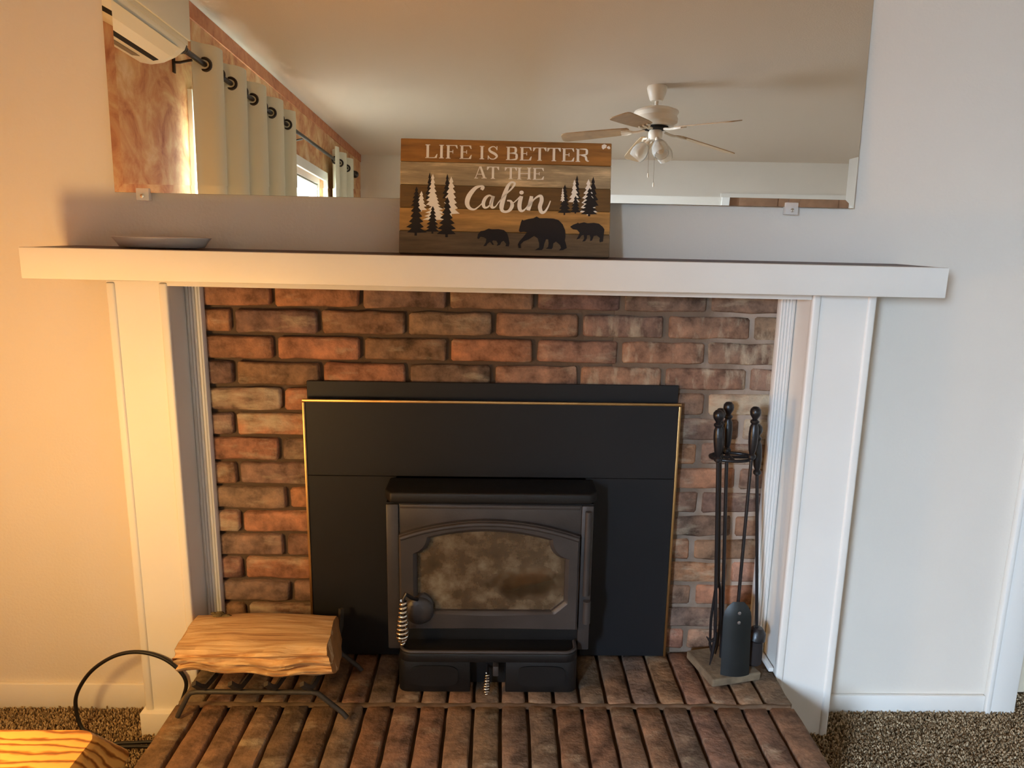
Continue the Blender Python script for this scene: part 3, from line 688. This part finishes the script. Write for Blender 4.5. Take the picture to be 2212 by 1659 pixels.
# front stiles and upper fascia
for xa, xb in ((-.246, -.2165), (.2195, .248)):
    S(box('stile', xa, xb, -.148, -.1385, .090, .466, 'cast_iron', bev=.003))
S(box('upper_fascia', -.2160, .2190, -.1435, -.1385, .385, .466, 'cast_iron', bev=.001))
S(box('fascia_rib', -.214, .216, -.148, -.1437, .456, .4655, 'cast_iron', bev=.002))
tp = [(-.252, -.034), (-.252, -.118), (-.236, -.146), (.240, -.146), (.258, -.118), (.258, -.034)]
S(prism('top_plate', tp, .4685, .4945, XY, 'cast_dark', bev=.005, seg=3))
# arched door: frame ring between the arch outline and the notched glass outline
def arc_pts(p0, pm, p1, n):
    out = []
    for i in range(n+1):
        t = i/n; out.append(tuple((1-t)*(1-t)*a+2*t*(1-t)*(2*b_-.5*a-.5*c_)+t*t*c_ for a, b_, c_ in zip(p0, pm, p1)))
    return out
outer = [(-.2150, .150), (.2165, .150), (.2165, .393)]+arc_pts((.2165, .393), (.0, .431), (-.2150, .393), 24)[1:]
def notch(cx, cz, r, a0, a1, n=6): return [(cx+r*math.cos(math.radians(a0+(a1-a0)*i/n)), cz+r*math.sin(math.radians(a0+(a1-a0)*i/n))) for i in range(n+1)]
inner = [(-.135, .198), (.152, .198), (.182, .224), (.182, .335)]+notch(.186, .378, .043, 265, 175)[1:-1]+arc_pts((.143, .382), (.0, .402), (-.140, .385), 16)+notch(-.180, .385, .040, 5, -90)[1:-1]+[(-.172, .345), (-.172, .238)]+notch(-.172, .205, .040, 80, 0)[1:-1]
def cast(poly, ang, cx=.0, cz=.292):
    dx, dz = math.cos(ang), math.sin(ang); best = None
    for (x0, z0), (x1, z1) in zip(poly, poly[1:]+poly[:1]):
        ex, ez = x1-x0, z1-z0; den = dx*ez-dz*ex
        if abs(den) < 1e-12: continue
        t = ((x0-cx)*ez-(z0-cz)*ex)/den; s = ((x0-cx)*dz-(z0-cz)*dx)/den
        if t > 0 and -1e-9 <= s <= 1+1e-9 and (best is None or t < best): best = t
    return cx+dx*best, cz+dz*best
angs = sorted({round(math.atan2(z-.292, x), 5) for x, z in outer+inner} | {round(-PI+2*PI*k/120, 5) for k in range(120)})
bm = bmesh.new(); L4 = []
for a in angs:
    ox, oz = cast(outer, a); ix, iz = cast(inner, a)
    nx, nz = math.cos(a), math.sin(a)
    L4.append([bm.verts.new((ox, -.1441, oz)), bm.verts.new((ox, -.157, oz)), bm.verts.new((ox-nx*.005, -.1615, oz-nz*.005)),
               bm.verts.new((ix+nx*.010, -.1615, iz+nz*.010)), bm.verts.new((ix+nx*.004, -.158, iz+nz*.004)), bm.verts.new((ix+nx*.001, -.155, iz+nz*.001)), bm.verts.new((ix, -.1455, iz))])
for a, b_ in zip(L4, L4[1:]+L4[:1]):
    for k in range(6): bm.faces.new((a[k], b_[k], b_[k+1], a[k+1]))
bmesh.ops.recalc_face_normals(bm, faces=bm.faces)
door = S(smooth_angle(mesh_obj('stove_door', bm, 'cast_iron'), 30))
gp = [cast(inner, a) for a in angs]
bm = bmesh.new(); gv = [(0+(x)*1.02, .292+(z-.292)*1.02) for x, z in gp]
add_prism(bm, gv, -.1475, -.1450, XZ); under(mesh_obj('door_glass', bm, 'stove_glass'), door)
# raised arch band above the glass
bm = bmesh.new()
arc = arc_pts((-.211, .386), (.0, .4235), (.2125, .386), 30)
add_tube(bm, [(x, -.1605, z) for x, z in arc], .0058, 10); under(smooth_angle(mesh_obj('arch_moulding', bm, 'cast_iron'), 60), door)
bm = bmesh.new(); add_lathe(bm, [(0, .012), (.018, .011), (.031, .006), (.036, 0), (.036, -.001)], 28, (-.168, -.1617, .200), (0, -1, 0)); under(smooth_angle(mesh_obj('latch_boss', bm, 'cast_iron'), 50), door)
# spring-coil handle
def coil(name, top, bot, r0, r1, turns, wire, mat='chrome'):
    top, bot = Vector(top), Vector(bot); ax = (bot-top); L_ = ax.length; ax.normalize(); u = ax.orthogonal().normalized(); v = ax.cross(u)
    pts = []; n = int(turns*14)
    for i in range(n+1):
        t = i/n; r = r0+(r1-r0)*(t/.82) if t < .82 else r1*(1-(t-.82)/.18*.75)
        a = 2*PI*turns*t; pts.append(top+ax*L_*t+(u*math.cos(a)+v*math.sin(a))*r)
    bm = bmesh.new(); add_tube(bm, pts, wire, 6); return smooth_angle(mesh_obj(name, bm, mat), 60)
under(tube('handle_arm', [(-.172, -.165, .232), (-.182, -.186, .246), (-.196, -.196, .262), (-.201, -.198, .250), (-.202, -.198, .14)], .0048, 'wrought'), door)
under(coil('spring_handle', (-.201, -.198, .248), (-.205, -.198, .133), .0060, .0145, 11, .0033), door)
# hinges
bm = bmesh.new(); add_tube(bm, [(.2345, -.155, .455), (.2345, -.155, .24)], .0075, 12); S(smooth_angle(mesh_obj('hinge_post', bm, 'cast_iron'), 50))
bm = bmesh.new(); add_tube(bm, [(.2385, -.156, .226), (.2385, -.157, .168)], .0095, 12); S(smooth_angle(mesh_obj('hinge_knuckle', bm, 'cast_iron'), 50))
# ash lip with rounded front corners and raised rim
def rr(x0, x1, yb_, yf, r, n=6):
    pts = [(x0, yb_)]
    pts += [(x0+r+r*math.cos(PI+PI/2*i/n), yf+r+r*math.sin(PI+PI/2*i/n)) for i in range(n+1)]
    pts += [(x1-r+r*math.cos(-PI/2+PI/2*i/n), yf+r+r*math.sin(-PI/2+PI/2*i/n)) for i in range(n+1)]
    return pts+[(x1, yb_)]
S(prism('ash_lip', rr(-.214, .216, -.1390, -.2065, .030), .090, .1125, XY, 'cast_dark', bev=.003))
rim = [(x, y, .1150) for x, y in rr(-.209, .211, -.150, -.2015, .027)]
S(tube('ash_lip_rim', rim, .0045, 'cast_iron', n=8))
# base
bp0 = rr(-.2175, -.044, -.034, -.191, .022); bp0[-2:] = [(-.044, -.191), (-.044, -.034)]
def base_half(s):
    xo, xi, r = (.2175, .043, .022)
    pts = [(xo, -.034)]+[(xo-r+r*math.cos(-PI/2*i/6), -.191+r+r*math.sin(-PI/2*i/6)) for i in range(7)]+[(xi, -.191), (xi, -.034)]
    return [(s*x, y) for x, y in pts]
for s in (-1, 1):
    S(prism('base_panel', base_half(s), .001, .0895, XY, 'cast_dark', bev=.0025))
    bm = bmesh.new(); poly = [(s*(.130+.058*math.copysign(abs(math.cos(t))**.5, math.cos(t))), .046+.027*math.copysign(abs(math.sin(t))**.5, math.sin(t))) for t in [2*PI*k/32 for k in range(32)]]
    add_prism(bm, poly, -.1945, -.1915, XZ); S(mesh_obj('cover_plate', bm, 'cast_dark'))
S(box('slot_back', -.0425, .0425, -.150, -.140, .001, .0895, 'cast_dark'))
S(box('air_control_bracket', .012, .026, -.186, -.1505, .040, .066, 'cast_iron', bev=.002))
S(tube('air_control_rod', [(-.001, -.1495, .050), (-.001, -.186, .050), (-.002, -.196, .044), (-.003, -.207, .012)], .0032, 'wrought'))
S(coil('air_control_spring', (-.001, -.188, .051), (-.004, -.208, .006), .0042, .0082, 8, .0022))
# burnt log seen through the door glass
bm = bmesh.new()
add_tube(bm, [(.005, -.045, .222), (.05, -.052, .242), (.10, -.058, .268), (.15, -.062, .286), (.162, -.062, .289)], [.030, .040, .046, .046, .038], 12)
for v in bm.verts: v.co += Vector((noise.noise(v.co*30), noise.noise(v.co*30+Vector((5, 0, 0))), noise.noise(v.co*30+Vector((0, 9, 0)))))*.006
lg = smooth_angle(mesh_obj('charred_log', bm, 'char'), 40); tag(lg, 'brown charred log lying behind the sooty stove door glass', 'log')
bm = bmesh.new(); bmesh.ops.create_grid(bm, x_segments=24, y_segments=20, size=1)
for v in bm.verts: v.co = Vector((v.co.x*.2, .065+v.co.y*.175, .190+noise.noise(v.co*3)*.022+noise.noise(v.co*9)*.008))
a_ = mesh_obj('ash_bed', bm, 'ash', smooth=True); S(a_); a_['kind'] = 'stuff'

# ---------------------------------------------------------------- fireplace tools
st = empty('tool_stand', 'black wrought-iron fireplace tool stand on a square ash-dusted slab', 'tool stand', (.606, -.088, 0.002))
bm = bmesh.new(); add_box(bm, -.068, .068, -.068, .068, 0, .022, .004, 2)
for v in bm.verts: v.co += Vector((noise.noise(v.co*40), noise.noise(v.co*40+Vector((3, 3, 3))), 0))*.0015
sb = mesh_obj('base_slab', bm, 'slab', st, rot=(0, 0, math.radians(14)))
def W2(p): return (p[0]-.606, p[1]+.088, p[2]-.002)
handle_prof = [(0, 0), (.006, 0), (.0095, .004), (.0095, .010), (.006, .014), (.0085, .022), (.0105, .040), (.0115, .060), (.0105, .078), (.0075, .086), (.0105, .090), (.0105, .094), (.006, .098), (.008, .102), (.0118, .108), (.0130, .115), (.0118, .122), (.007, .1275), (0, .129)]
tube('pole', [W2((.606, -.07, .022)), W2((.596, -.062, .30)), W2((.584, -.056, .575))], .0045, 'wrought', st)
lathe('finial_handle', handle_prof, 'wrought', st, origin=W2((.584, -.056, .575)), axis=(-.03, .02, 1), n=16)
bm = bmesh.new()
ringp = [W2((.588+.052*math.cos(2*PI*k/28), -.082+.034*math.sin(2*PI*k/28), .572)) for k in range(28)]
add_tube(bm, ringp, .0042, 8, closed=True)
add_tube(bm, [W2((.540, -.082, .572)), W2((.636, -.082, .572))], .0042, 8); add_tube(bm, [W2((.584, -.115, .572)), W2((.584, -.048, .572))], .0042, 8)
smooth_angle(mesh_obj('hanger_ring', bm, 'wrought', st), 60)
def tool(name, label, top, bot, hpar=1.0):
    t = empty(name, label, 'fireplace tool', bot, group='fireplace tools')
    top, bot = Vector(top), Vector(bot); ax = (top-bot)
    tube('shaft', [(0, 0, 0), tuple(ax)], .0042, 'wrought', t, n=8)
    lathe('handle', [(r_*hpar, z) for r_, z in handle_prof], 'wrought', t, origin=tuple(ax), axis=tuple(ax), n=16)
    return t
po = tool('fire_poker', 'black iron poker with ball-topped handle hanging on the tool stand', (.546, -.112, .568), (.571, -.120, .095))
tube('hook', [(0, 0, .03), (-.002, -.001, .0), (-.006, -.004, -.028), (-.011, -.006, -.058)], [.0045, .005, .0045, .0015], 'wrought', po, n=8)
tube('barb', [(0, 0, .012), (-.014, -.004, .006), (-.024, -.006, .020)], [.0045, .004, .0015], 'wrought', po, n=8)
shv = tool('fire_shovel', 'black fireplace shovel with two rivets standing on the slab', (.624, -.118, .578), (.616, -.134, .205))
bm = bmesh.new(); nx_, nz_ = 12, 14; grid = []
for j in range(nz_+1):
    t = j/nz_; z = .012-.190*t; hwid = .035*(1-(1-min(t/.22, 1))**2)**.5 if t < .22 else .035+.001*t
    hwid = max(hwid, .014); grid.append([bm.verts.new((u*hwid, (-.010*(1-u*u)+.004)*(1 if t > .1 else t*10)-.004-.018*t, z)) for u in [-1+2*i/nx_ for i in range(nx_+1)]])
for a, b_ in zip(grid, grid[1:]):
    for i in range(nx_): bm.faces.new((a[i], a[i+1], b_[i+1], b_[i]))
bmesh.ops.recalc_face_normals(bm, faces=bm.faces); bmesh.ops.solidify(bm, geom=list(bm.faces), thickness=.0022)
sc = smooth_angle(mesh_obj('scoop', bm, 'shovel', shv), 50)
for z in (-.012, -.036): lathe('rivet', [(0, .003), (.0035, .002), (.0045, 0)], 'rivet', sc, n=10, origin=(.0, -.0135-(.012-z)*.095, z), axis=(0, -1, 0))
br = tool('hearth_brush', 'black handled hearth brush hanging beside the fluted casing', (.653, -.086, .528), (.683, -.098, .112))
lathe('brush_head', [(0, .02), (.012, .018), (.022, .006), (.024, -.012), (.018, -.018), (0, -.018)], 'wrought', br, origin=(0, 0, -.004), axis=(.15, 0, 1))
lathe('bristles', [(.019, 0), (.024, -.025), (.028, -.056), (.022, -.062), (0, -.060)], 'bristle', br, origin=(-.002, 0, -.021), axis=(.15, 0, 1), n=24)
tg = tool('fire_tongs', 'black fireplace tongs with twin rods behind the poker', (.560, -.083, .566), (.580, -.083, .24), .9)
for s in (-1, 1):
    tube('tong_arm', [(0, 0, .004), (s*.006, 0, -.02), (s*.012, 0, -.10), (s*.010, 0, -.17), (s*.003, -.004, -.195)], [.004, .004, .0035, .0035, .004], 'wrought', tg, n=8)

# ---------------------------------------------------------------- log grate and log
gr = empty('log_grate', 'low black iron log grate with upturned bars on the hearth', 'grate', (-.52, -.20, 0))
def G(o): return ploc(o, gr)
for y, z, nm in ((-.290, .066, 'front_bar'), (-.105, .066, 'rear_bar')):
    G(tube(nm, [(-.706, y-.006, .005), (-.700, y-.004, .018), (-.682, y, z-.012), (-.674, y, z-.003), (-.660, y, z), (-.400, y, z), (-.386, y, z-.003), (-.376, y, z-.012), (-.330, y-.004, .016), (-.320, y-.006, .005)], .0058, 'grate', n=8))
for x in (-.640, -.560, -.480, -.400):
    G(tube('cross_bar', [(x-.014, -.316, .104), (x-.006, -.306, .089), (x, -.292, .0785), (x+.004, -.25, .0765), (x+.012, -.11, .0765), (x+.016, -.080, .084), (x+.020, -.068, .105), (x+.022, -.062, .150 if x > -.41 else .122)], .0074, 'grate', n=4))
# the split log: profile swept along x
bm = bmesh.new(); NX = 60; secs = []
def prof(t):
    # (y,z) outline, counter-clockwise from front lower edge; t 0..1 along the log
    wv = .006*math.sin(t*7+.5)+.004*math.sin(t*17)
    zt = .008*math.sin(PI*t)
    dip = .012*math.exp(-((t-.86)/.10)**2)
    base = [(-.258, .097-dip*.8+wv*.4), (-.280, .106+wv-dip*.6), (-.290, .117+wv-dip*.3), (-.268, .123+wv), (-.292, .131+wv), (-.300, .143+wv*.8), (-.287, .149+wv*.5), (-.303, .157+.010*t), (-.284, .166+.008*t),
            (-.22, .168+zt), (-.16, .166+zt), (-.115, .158+zt), (-.098, .145+zt*.5), (-.100, .125), (-.115, .095), (-.16, .0850), (-.23, .0850)]
    return base
for i in range(NX+1):
    t = i/NX; row = []; pr = prof(t); n = len(pr); dense = []
    for k in range(n):
        (a, b_), (a2, b2) = pr[k], pr[(k+1) % n]
        for q in range(3): dense.append((a+(a2-a)*q/4, b_+(b2-b_)*q/4))
    for k, (y, z) in enumerate(dense):
        fr = max(0, min(1, (-.20-y)/.09))      # ragged split face at the front
        x0 = -.722+(-y-.10)*.10+.006*noise.noise(Vector((y*40, z*40, 1))); x1 = -.383+(-y-.12)*.12+(.172-z)*.22+.004*noise.noise(Vector((y*30, z*30, 7)))
        x = x0+(x1-x0)*t
        g_ = noise.noise(Vector((t*3, y*55, z*55)))*.010*(.25+fr)+noise.noise(Vector((t*7, y*170, z*170)))*.0045*(.3+fr)
        row.append(bm.verts.new((x, y-g_*fr*1.2, max(z+g_*(.8 if z > .1 else .1), .0835))))
    secs.append(row)
n = len(secs[0])
for a, b_ in zip(secs, secs[1:]):
    for k in range(n): bm.faces.new((a[k], a[(k+1) % n], b_[(k+1) % n], b_[k]))
bm.faces.new(secs[0][::-1]); bm.faces.new(secs[-1]); bmesh.ops.recalc_face_normals(bm, faces=bm.faces)
e0 = [f for f in bm.faces if len(f.verts) > 4]
logo = empty('split_log', 'pale split firewood log with ragged front face resting on the iron grate', 'log', (-.53, -.20, .083))
end_polys = [[v.co.copy() for v in f.verts] for f in e0]
wd_ = smooth_angle(mesh_obj('split_wood', bm, 'log'), 65); wd_.parent = logo; wd_.matrix_parent_inverse = Matrix.Translation(-logo.location)
for ep in end_polys:
    ends = bmesh.new(); ends.faces.new([ends.verts.new(p+Vector((.0004 if p.x > -.5 else -.0004, 0, 0))) for p in ep]); bmesh.ops.triangulate(ends, faces=list(ends.faces))
    en = mesh_obj('sawn_end', ends, 'log_end'); en.parent = logo; en.matrix_parent_inverse = Matrix.Translation(-logo.location)
bm = bmesh.new()
for k in range(7):
    cx, cy = -.660+random.uniform(-.03, .035), -.126+random.uniform(-.010, .010)
    bmesh.ops.create_icosphere(bm, subdivisions=1, radius=random.uniform(.006, .011), matrix=Matrix.Translation((cx, cy, .1670)) @ Matrix.Diagonal((1.4, .8, .35, 1)))
li = mesh_obj('lichen_patch', bm, 'lichen', smooth=True); li.parent = logo; li.matrix_parent_inverse = Matrix.Translation(-logo.location)

# ---------------------------------------------------------------- cables beside the hearth
loop = spline([(-.985, -.135, -.168), (-1.030, -.125, -.155), (-1.045, -.118, -.10), (-1.035, -.118, -.052), (-.995, -.118, .005), (-.935, -.118, .046), (-.875, -.118, .058), (-.818, -.118, .043), (-.778, -.12, .012), (-.760, -.122, -.022), (-.768, -.125, -.060), (-.790, -.130, -.110), (-.812, -.134, -.155), (-.835, -.137, -.166)], 6)
tag(tube('cable_loop', loop, .0048, 'cable', n=10), 'stiff black cable standing in an arched loop left of the hearth', 'cable')
for k, dy in enumerate((0, .014)):
    pts = spline([(-1.02, -.235-dy, -.164), (-.94, -.175-dy, -.163), (-.88, -.165-dy, -.163), (-.82, -.160-dy*1.3, -.163), (-.752, -.146-dy, -.163)], 6)
    tag(tube('power_cord', pts, .0042, 'cable', n=8), ('thin black cord lying on the carpet between cable loop and hearth', 'thin black cord on the carpet, running alongside its twin nearer the pine table')[k], 'cable')

# ---------------------------------------------------------------- pine table and lamp (mostly out of frame)
tb = empty('pine_table', 'yellow pine table with bold grain and wide sloping edge', 'table', (-1.02, -1.10, FL))
TX0, TX1, TY0, TY1, TZ = -1.42, -.605, -1.56, -.668, .262
def T(o): return ploc(o, tb)
bm = bmesh.new()
lv = [(0, TZ-.052), (0, TZ-.046), (.040, TZ-.006), (.048, TZ)]
prev = None
def rrect(ins, z, r=.03, n=5):
    x0, x1, y0, y1 = TX0+ins, TX1-ins, TY0+ins, TY1-ins*.35; pts = []
    for cx, cy, a0 in ((x1-r, y1-r, 0), (x0+r, y1-r, 90), (x0+r, y0+r, 180), (x1-r, y0+r, 270)):
        for i in range(n+1): a = math.radians(a0+90*i/n); pts.append((cx+r*math.cos(a), cy+r*math.sin(a), z))
    return pts
ringsT = [[bm.verts.new(p) for p in rrect(i_, z)] for i_, z in lv]
for a, b_ in zip(ringsT, ringsT[1:]):
    for k in range(len(a)): bm.faces.new((a[k], a[(k+1) % len(a)], b_[(k+1) % len(a)], b_[k]))
bm.faces.new(ringsT[-1]); bm.faces.new(ringsT[0][::-1]); bmesh.ops.recalc_face_normals(bm, faces=bm.faces)
T(smooth_angle(mesh_obj('table_top', bm, 'pine'), 25))
bm = bmesh.new(); er = [[bm.verts.new((p[0]+.0004, p[1], p[2]+.0004)) for p in rrect(i_, z)[-6:]+rrect(i_, z)[:6]] for i_, z in lv[:3]]
for a, b_ in zip(er, er[1:]):
    for k in range(len(a)-1): bm.faces.new((a[k], a[k+1], b_[k+1], b_[k]))
ed = T(smooth_angle(mesh_obj('edge_moulding', bm, 'pine'), 40))
for x in (TX0+.09, TX1-.13):
    for y in (TY0+.09, TY1-.11): T(box('leg', x-.03, x+.03, y-.03, y+.03, FL+.001, TZ-.0525, 'pine', bev=.004))
T(box('apron', TX0+.12, TX1-.16, TY1-.125, TY1-.105, TZ-.13, TZ-.053, 'pine')); T(box('apron', TX0+.12, TX1-.16, TY0+.085, TY0+.105, TZ-.13, TZ-.053, 'pine'))
# ---------------------------------------------------------------- things seen in the mirror: air conditioner
ac = empty('air_conditioner', 'white wall-mounted split air conditioner on the mottled orange wall', 'air conditioner', (XL, -1.0, 1.83))
def A(o): return ploc(o, ac)
pf = [(.001, 1.840), (.05, 1.832), (.10, 1.840), (.150, 1.862), (.186, 1.890), (.196, 1.915), (.196, 2.10), (.18, 2.128), (.001, 2.135)]
o = A(prism('body', pf, -1.425, -.56, lambda a, b_, h: (XL+a, h, b_), 'ac', bev=.006))
A(box('front_panel', XL+.1985, XL+.210, -1.428, -.557, 1.925, 2.125, 'ac', bev=.005))
A(box('panel_gap', XL+.1965, XL+.1984, -1.424, -.561, 1.908, 1.93, 'ac'))
lvm = lambda a, b_, h: (XL+a, h, b_)
A(prism('louver', [(.112, 1.836), (.152, 1.853), (.186, 1.882), (.190, 1.879), (.155, 1.848), (.114, 1.831)], -1.36, -.63, lvm, 'ac'))
A(prism('air_slot_shade', [(.082, 1.8345), (.104, 1.8385), (.106, 1.8345), (.084, 1.8305)], -1.36, -.63, lvm, 'black'))  # flat black strip, painted in for the shade inside the air outlet
A(prism('rating_label', [(.030, 1.8345), (.060, 1.8315), (.060, 1.8305), (.030, 1.8335)], -1.30, -1.10, lvm, 'ac_gap'))

# curtains, rod
rod = empty('curtain_rod', 'long black curtain rod with ball finials above the side window', 'curtain rod', (XL+.09, -3.3, 1.958))
def RD(o): return ploc(o, rod)
RD(tube('rod', [(XL+.09, -1.66, 1.958), (XL+.09, -5.42, 1.958)], .0125, 'rod', n=12))
for y, s in ((-1.66, 1), (-5.42, -1)):
    RD(lathe('finial', [(.0, -.002), (.016, 0), (.018, .014), (.011, .02), (.020, .032), (.032, .052), (.034, .07), (.026, .09), (.012, .103), (0, .106)], 'rod', origin=(XL+.09, y, 1.958), axis=(0, s, 0)))
for y in (-1.745, -3.62, -5.40):
    bm = bmesh.new(); add_tube(bm, [(XL+.004, y, 1.93), (XL+.03, y, 1.93), (XL+.085, y, 1.941)], .006, 8); add_box(bm, XL+.0005, XL+.006, y-.012, y+.012, 1.885, 1.955)
    RD(mesh_obj('bracket', bm, 'rod'))
def curtain(y0, y1, z0, z1, per, amp, ph0, label):
    cu = empty('curtain', label, 'curtain', (XL+.09, (y0+y1)/2, z0), group='grommet curtains at the side window')
    bm = bmesh.new(); ny = int(abs(y1-y0)/per*16); nz = 14; g_ = []
    for i in range(ny+1):
        y = y0+(y1-y0)*i/ny; a = 2*PI*(y0-y)/per+ph0
        col_ = []
        for j in range(nz+1):
            t = j/nz; z = z1+(z0-z1)*t
            s = math.sin(a); s = math.copysign(abs(s)**.6, s)
            x = amp*s*(1-.12*t)+.006*math.sin(a*.5+t*4)*t
            col_.append(bm.verts.new((XL+.09+x, y+.010*math.sin(a*2)*t, z)))
        g_.append(col_)
    for a, b_ in zip(g_, g_[1:]):
        for j in range(nz): bm.faces.new((a[j], b_[j], b_[j+1], a[j+1]))
    bmesh.ops.recalc_face_normals(bm, faces=bm.faces); bmesh.ops.solidify(bm, geom=list(bm.faces), thickness=.003)
    ploc(smooth_angle(mesh_obj('cloth', bm, 'curtain'), 60), cu)
    k = 0
    while True:
        y = y0-(k*PI-ph0)/(2*PI)*per; k += 1
        if y > y0-.012: continue
        if y < y1+.02: break
        bm = bmesh.new()
        pts = [(XL+.09+.027*math.cos(t), y-.006*math.cos(t), 1.958+.027*math.sin(t)) for t in [2*PI*q/20 for q in range(20)]]
        add_tube(bm, pts, .0075, 8, closed=True); ploc(smooth_angle(mesh_obj('grommet', bm, 'rod'), 60), cu)
    return cu
curtain(-1.825, -3.27, .02, 2.050, .335, .046, -.95, 'wide off-white grommet curtain drawn across the side window beside the air conditioner')
curtain(-4.52, -5.34, .02, 2.050, .30, .042, .4, 'narrow off-white grommet curtain bunched at the far end of the rod')

# ceiling fan
fn = empty('ceiling_fan', 'white five-blade ceiling fan with glass light shades and pull chains', 'ceiling fan', (1.03, -3.294, CE))
zf = lambda z: z-CE
lathe('canopy', [(0, -.0005), (.062, -.0005), (.066, -.012), (.060, -.04), (.046, -.085), (.038, -.095), (0, -.096)], 'fan_white', fn, n=28)
tube('downrod', [(0, 0, -.09), (0, 0, -.16)], .0125, 'fan_white', fn, n=12)
lathe('motor_housing', [(0, zf(2.128)), (.05, zf(2.126)), (.10, zf(2.118)), (.142, zf(2.100)), (.148, zf(2.088)), (.140, zf(2.078)), (.134, zf(2.066)), (.142, zf(2.052)), (.140, zf(2.028)), (.115, zf(2.010)), (.085, zf(2.004)), (0, zf(2.004))], 'fan_white', fn, n=36)
lathe('flywheel', [(0, zf(2.003)), (.082, zf(2.002)), (.085, zf(1.990)), (.06, zf(1.982)), (0, zf(1.982))], 'black', fn, n=28)
lathe('switch_housing', [(0, zf(1.981)), (.040, zf(1.980)), (.047, zf(1.965)), (.046, zf(1.935)), (.036, zf(1.918)), (0, zf(1.915))], 'fan_white', fn, n=28)
for ang, zt in ((-166, 1.950), (-94, 1.888), (-22, 1.884), (50, 1.952), (122, 1.958)):
    a = math.radians(ang); d = Vector((math.cos(a), math.sin(a), 0)); s_ = Vector((-d.y, d.x, 0))
    z0 = 1.992; dz = (zt-z0)/.62
    def bpnt(r, u, t=0.0):
        pitch = math.radians(-12)
        return Vector((d.x*r+s_.x*u*math.cos(pitch), d.y*r+s_.y*u*math.cos(pitch), zf(z0+dz*r)+u*math.sin(pitch)+t))
    out = [(.185, -.048), (.26, -.056), (.45, -.064), (.585, -.066), (.61, -.060), (.622, -.04), (.624, 0), (.622, .04), (.61, .060), (.585, .066), (.45, .064), (.26, .056), (.185, .048), (.172, .03), (.172, -.03)]
    bm = bmesh.new(); A_ = [bm.verts.new(bpnt(r, u, .003)) for r, u in out]; B_ = [bm.verts.new(bpnt(r, u, -.003)) for r, u in out]
    bm.faces.new(A_); bm.faces.new(B_[::-1])
    for k in range(len(out)): bm.faces.new((A_[k], B_[k], B_[(k+1) % len(out)], A_[(k+1) % len(out)]))
    bmesh.ops.recalc_face_normals(bm, faces=bm.faces)
    bl = mesh_obj('blade', bm, 'blade', fn)
    bm = bmesh.new()
    add_tube(bm, [bpnt(.07, 0, -.006), bpnt(.12, 0, -.012), bpnt(.165, 0, -.009)], .009, 8)
    for u in (-.03, 0, .03): add_tube(bm, [bpnt(.155, u*.3, -.010), bpnt(.185, u, -.009), bpnt(.225, u*.9, -.008)], [.008, .008, .006], 8)
    smooth_angle(mesh_obj('blade_iron', bm, 'fan_white', bl), 60)
for ang in (200, 320, 80):
    a = math.radians(ang); d = Vector((math.cos(a), math.sin(a), 0)); ax = (d*.62+Vector((0, 0, -.78))).normalized()
    o0 = Vector((0, 0, zf(1.93)))+d*.03
    tb_ = bmesh.new(); add_tube(tb_, [o0, o0+ax*.05], [.013, .02], 12); arm = smooth_angle(mesh_obj('lamp_holder', tb_, 'fan_white', fn), 60)
    lathe('glass_shade', [(.022, 0), (.036, .012), (.050, .04), (.056, .07), (.053, .095), (.046, .115), (.043, .115), (.050, .094), (.053, .07), (.047, .042), (.033, .015), (.020, .003)], 'globe', arm, n=24, origin=tuple(o0+ax*.042), axis=tuple(ax))
    lathe('bulb', [(0, .10), (.016, .096), (.026, .08), (.026, .06), (.014, .035), (.012, .005), (0, .004)], 'fan_white', arm, n=16, origin=tuple(o0+ax*.042), axis=tuple(ax))
for dx, dy, zb in ((-.040, .01, 1.70), (.006, -.03, 1.645)):
    ch_ = tube('pull_chain', [(dx, dy, zf(1.93)), (dx, dy, zf(zb))], .0016, 'chrome', fn, n=6)
    lathe('pull_knob', [(0, .016), (.004, .012), (.006, -.004), (.004, -.016), (0, -.017)], 'fan_white', ch_, n=10, origin=(dx, dy, zf(zb)-.008))
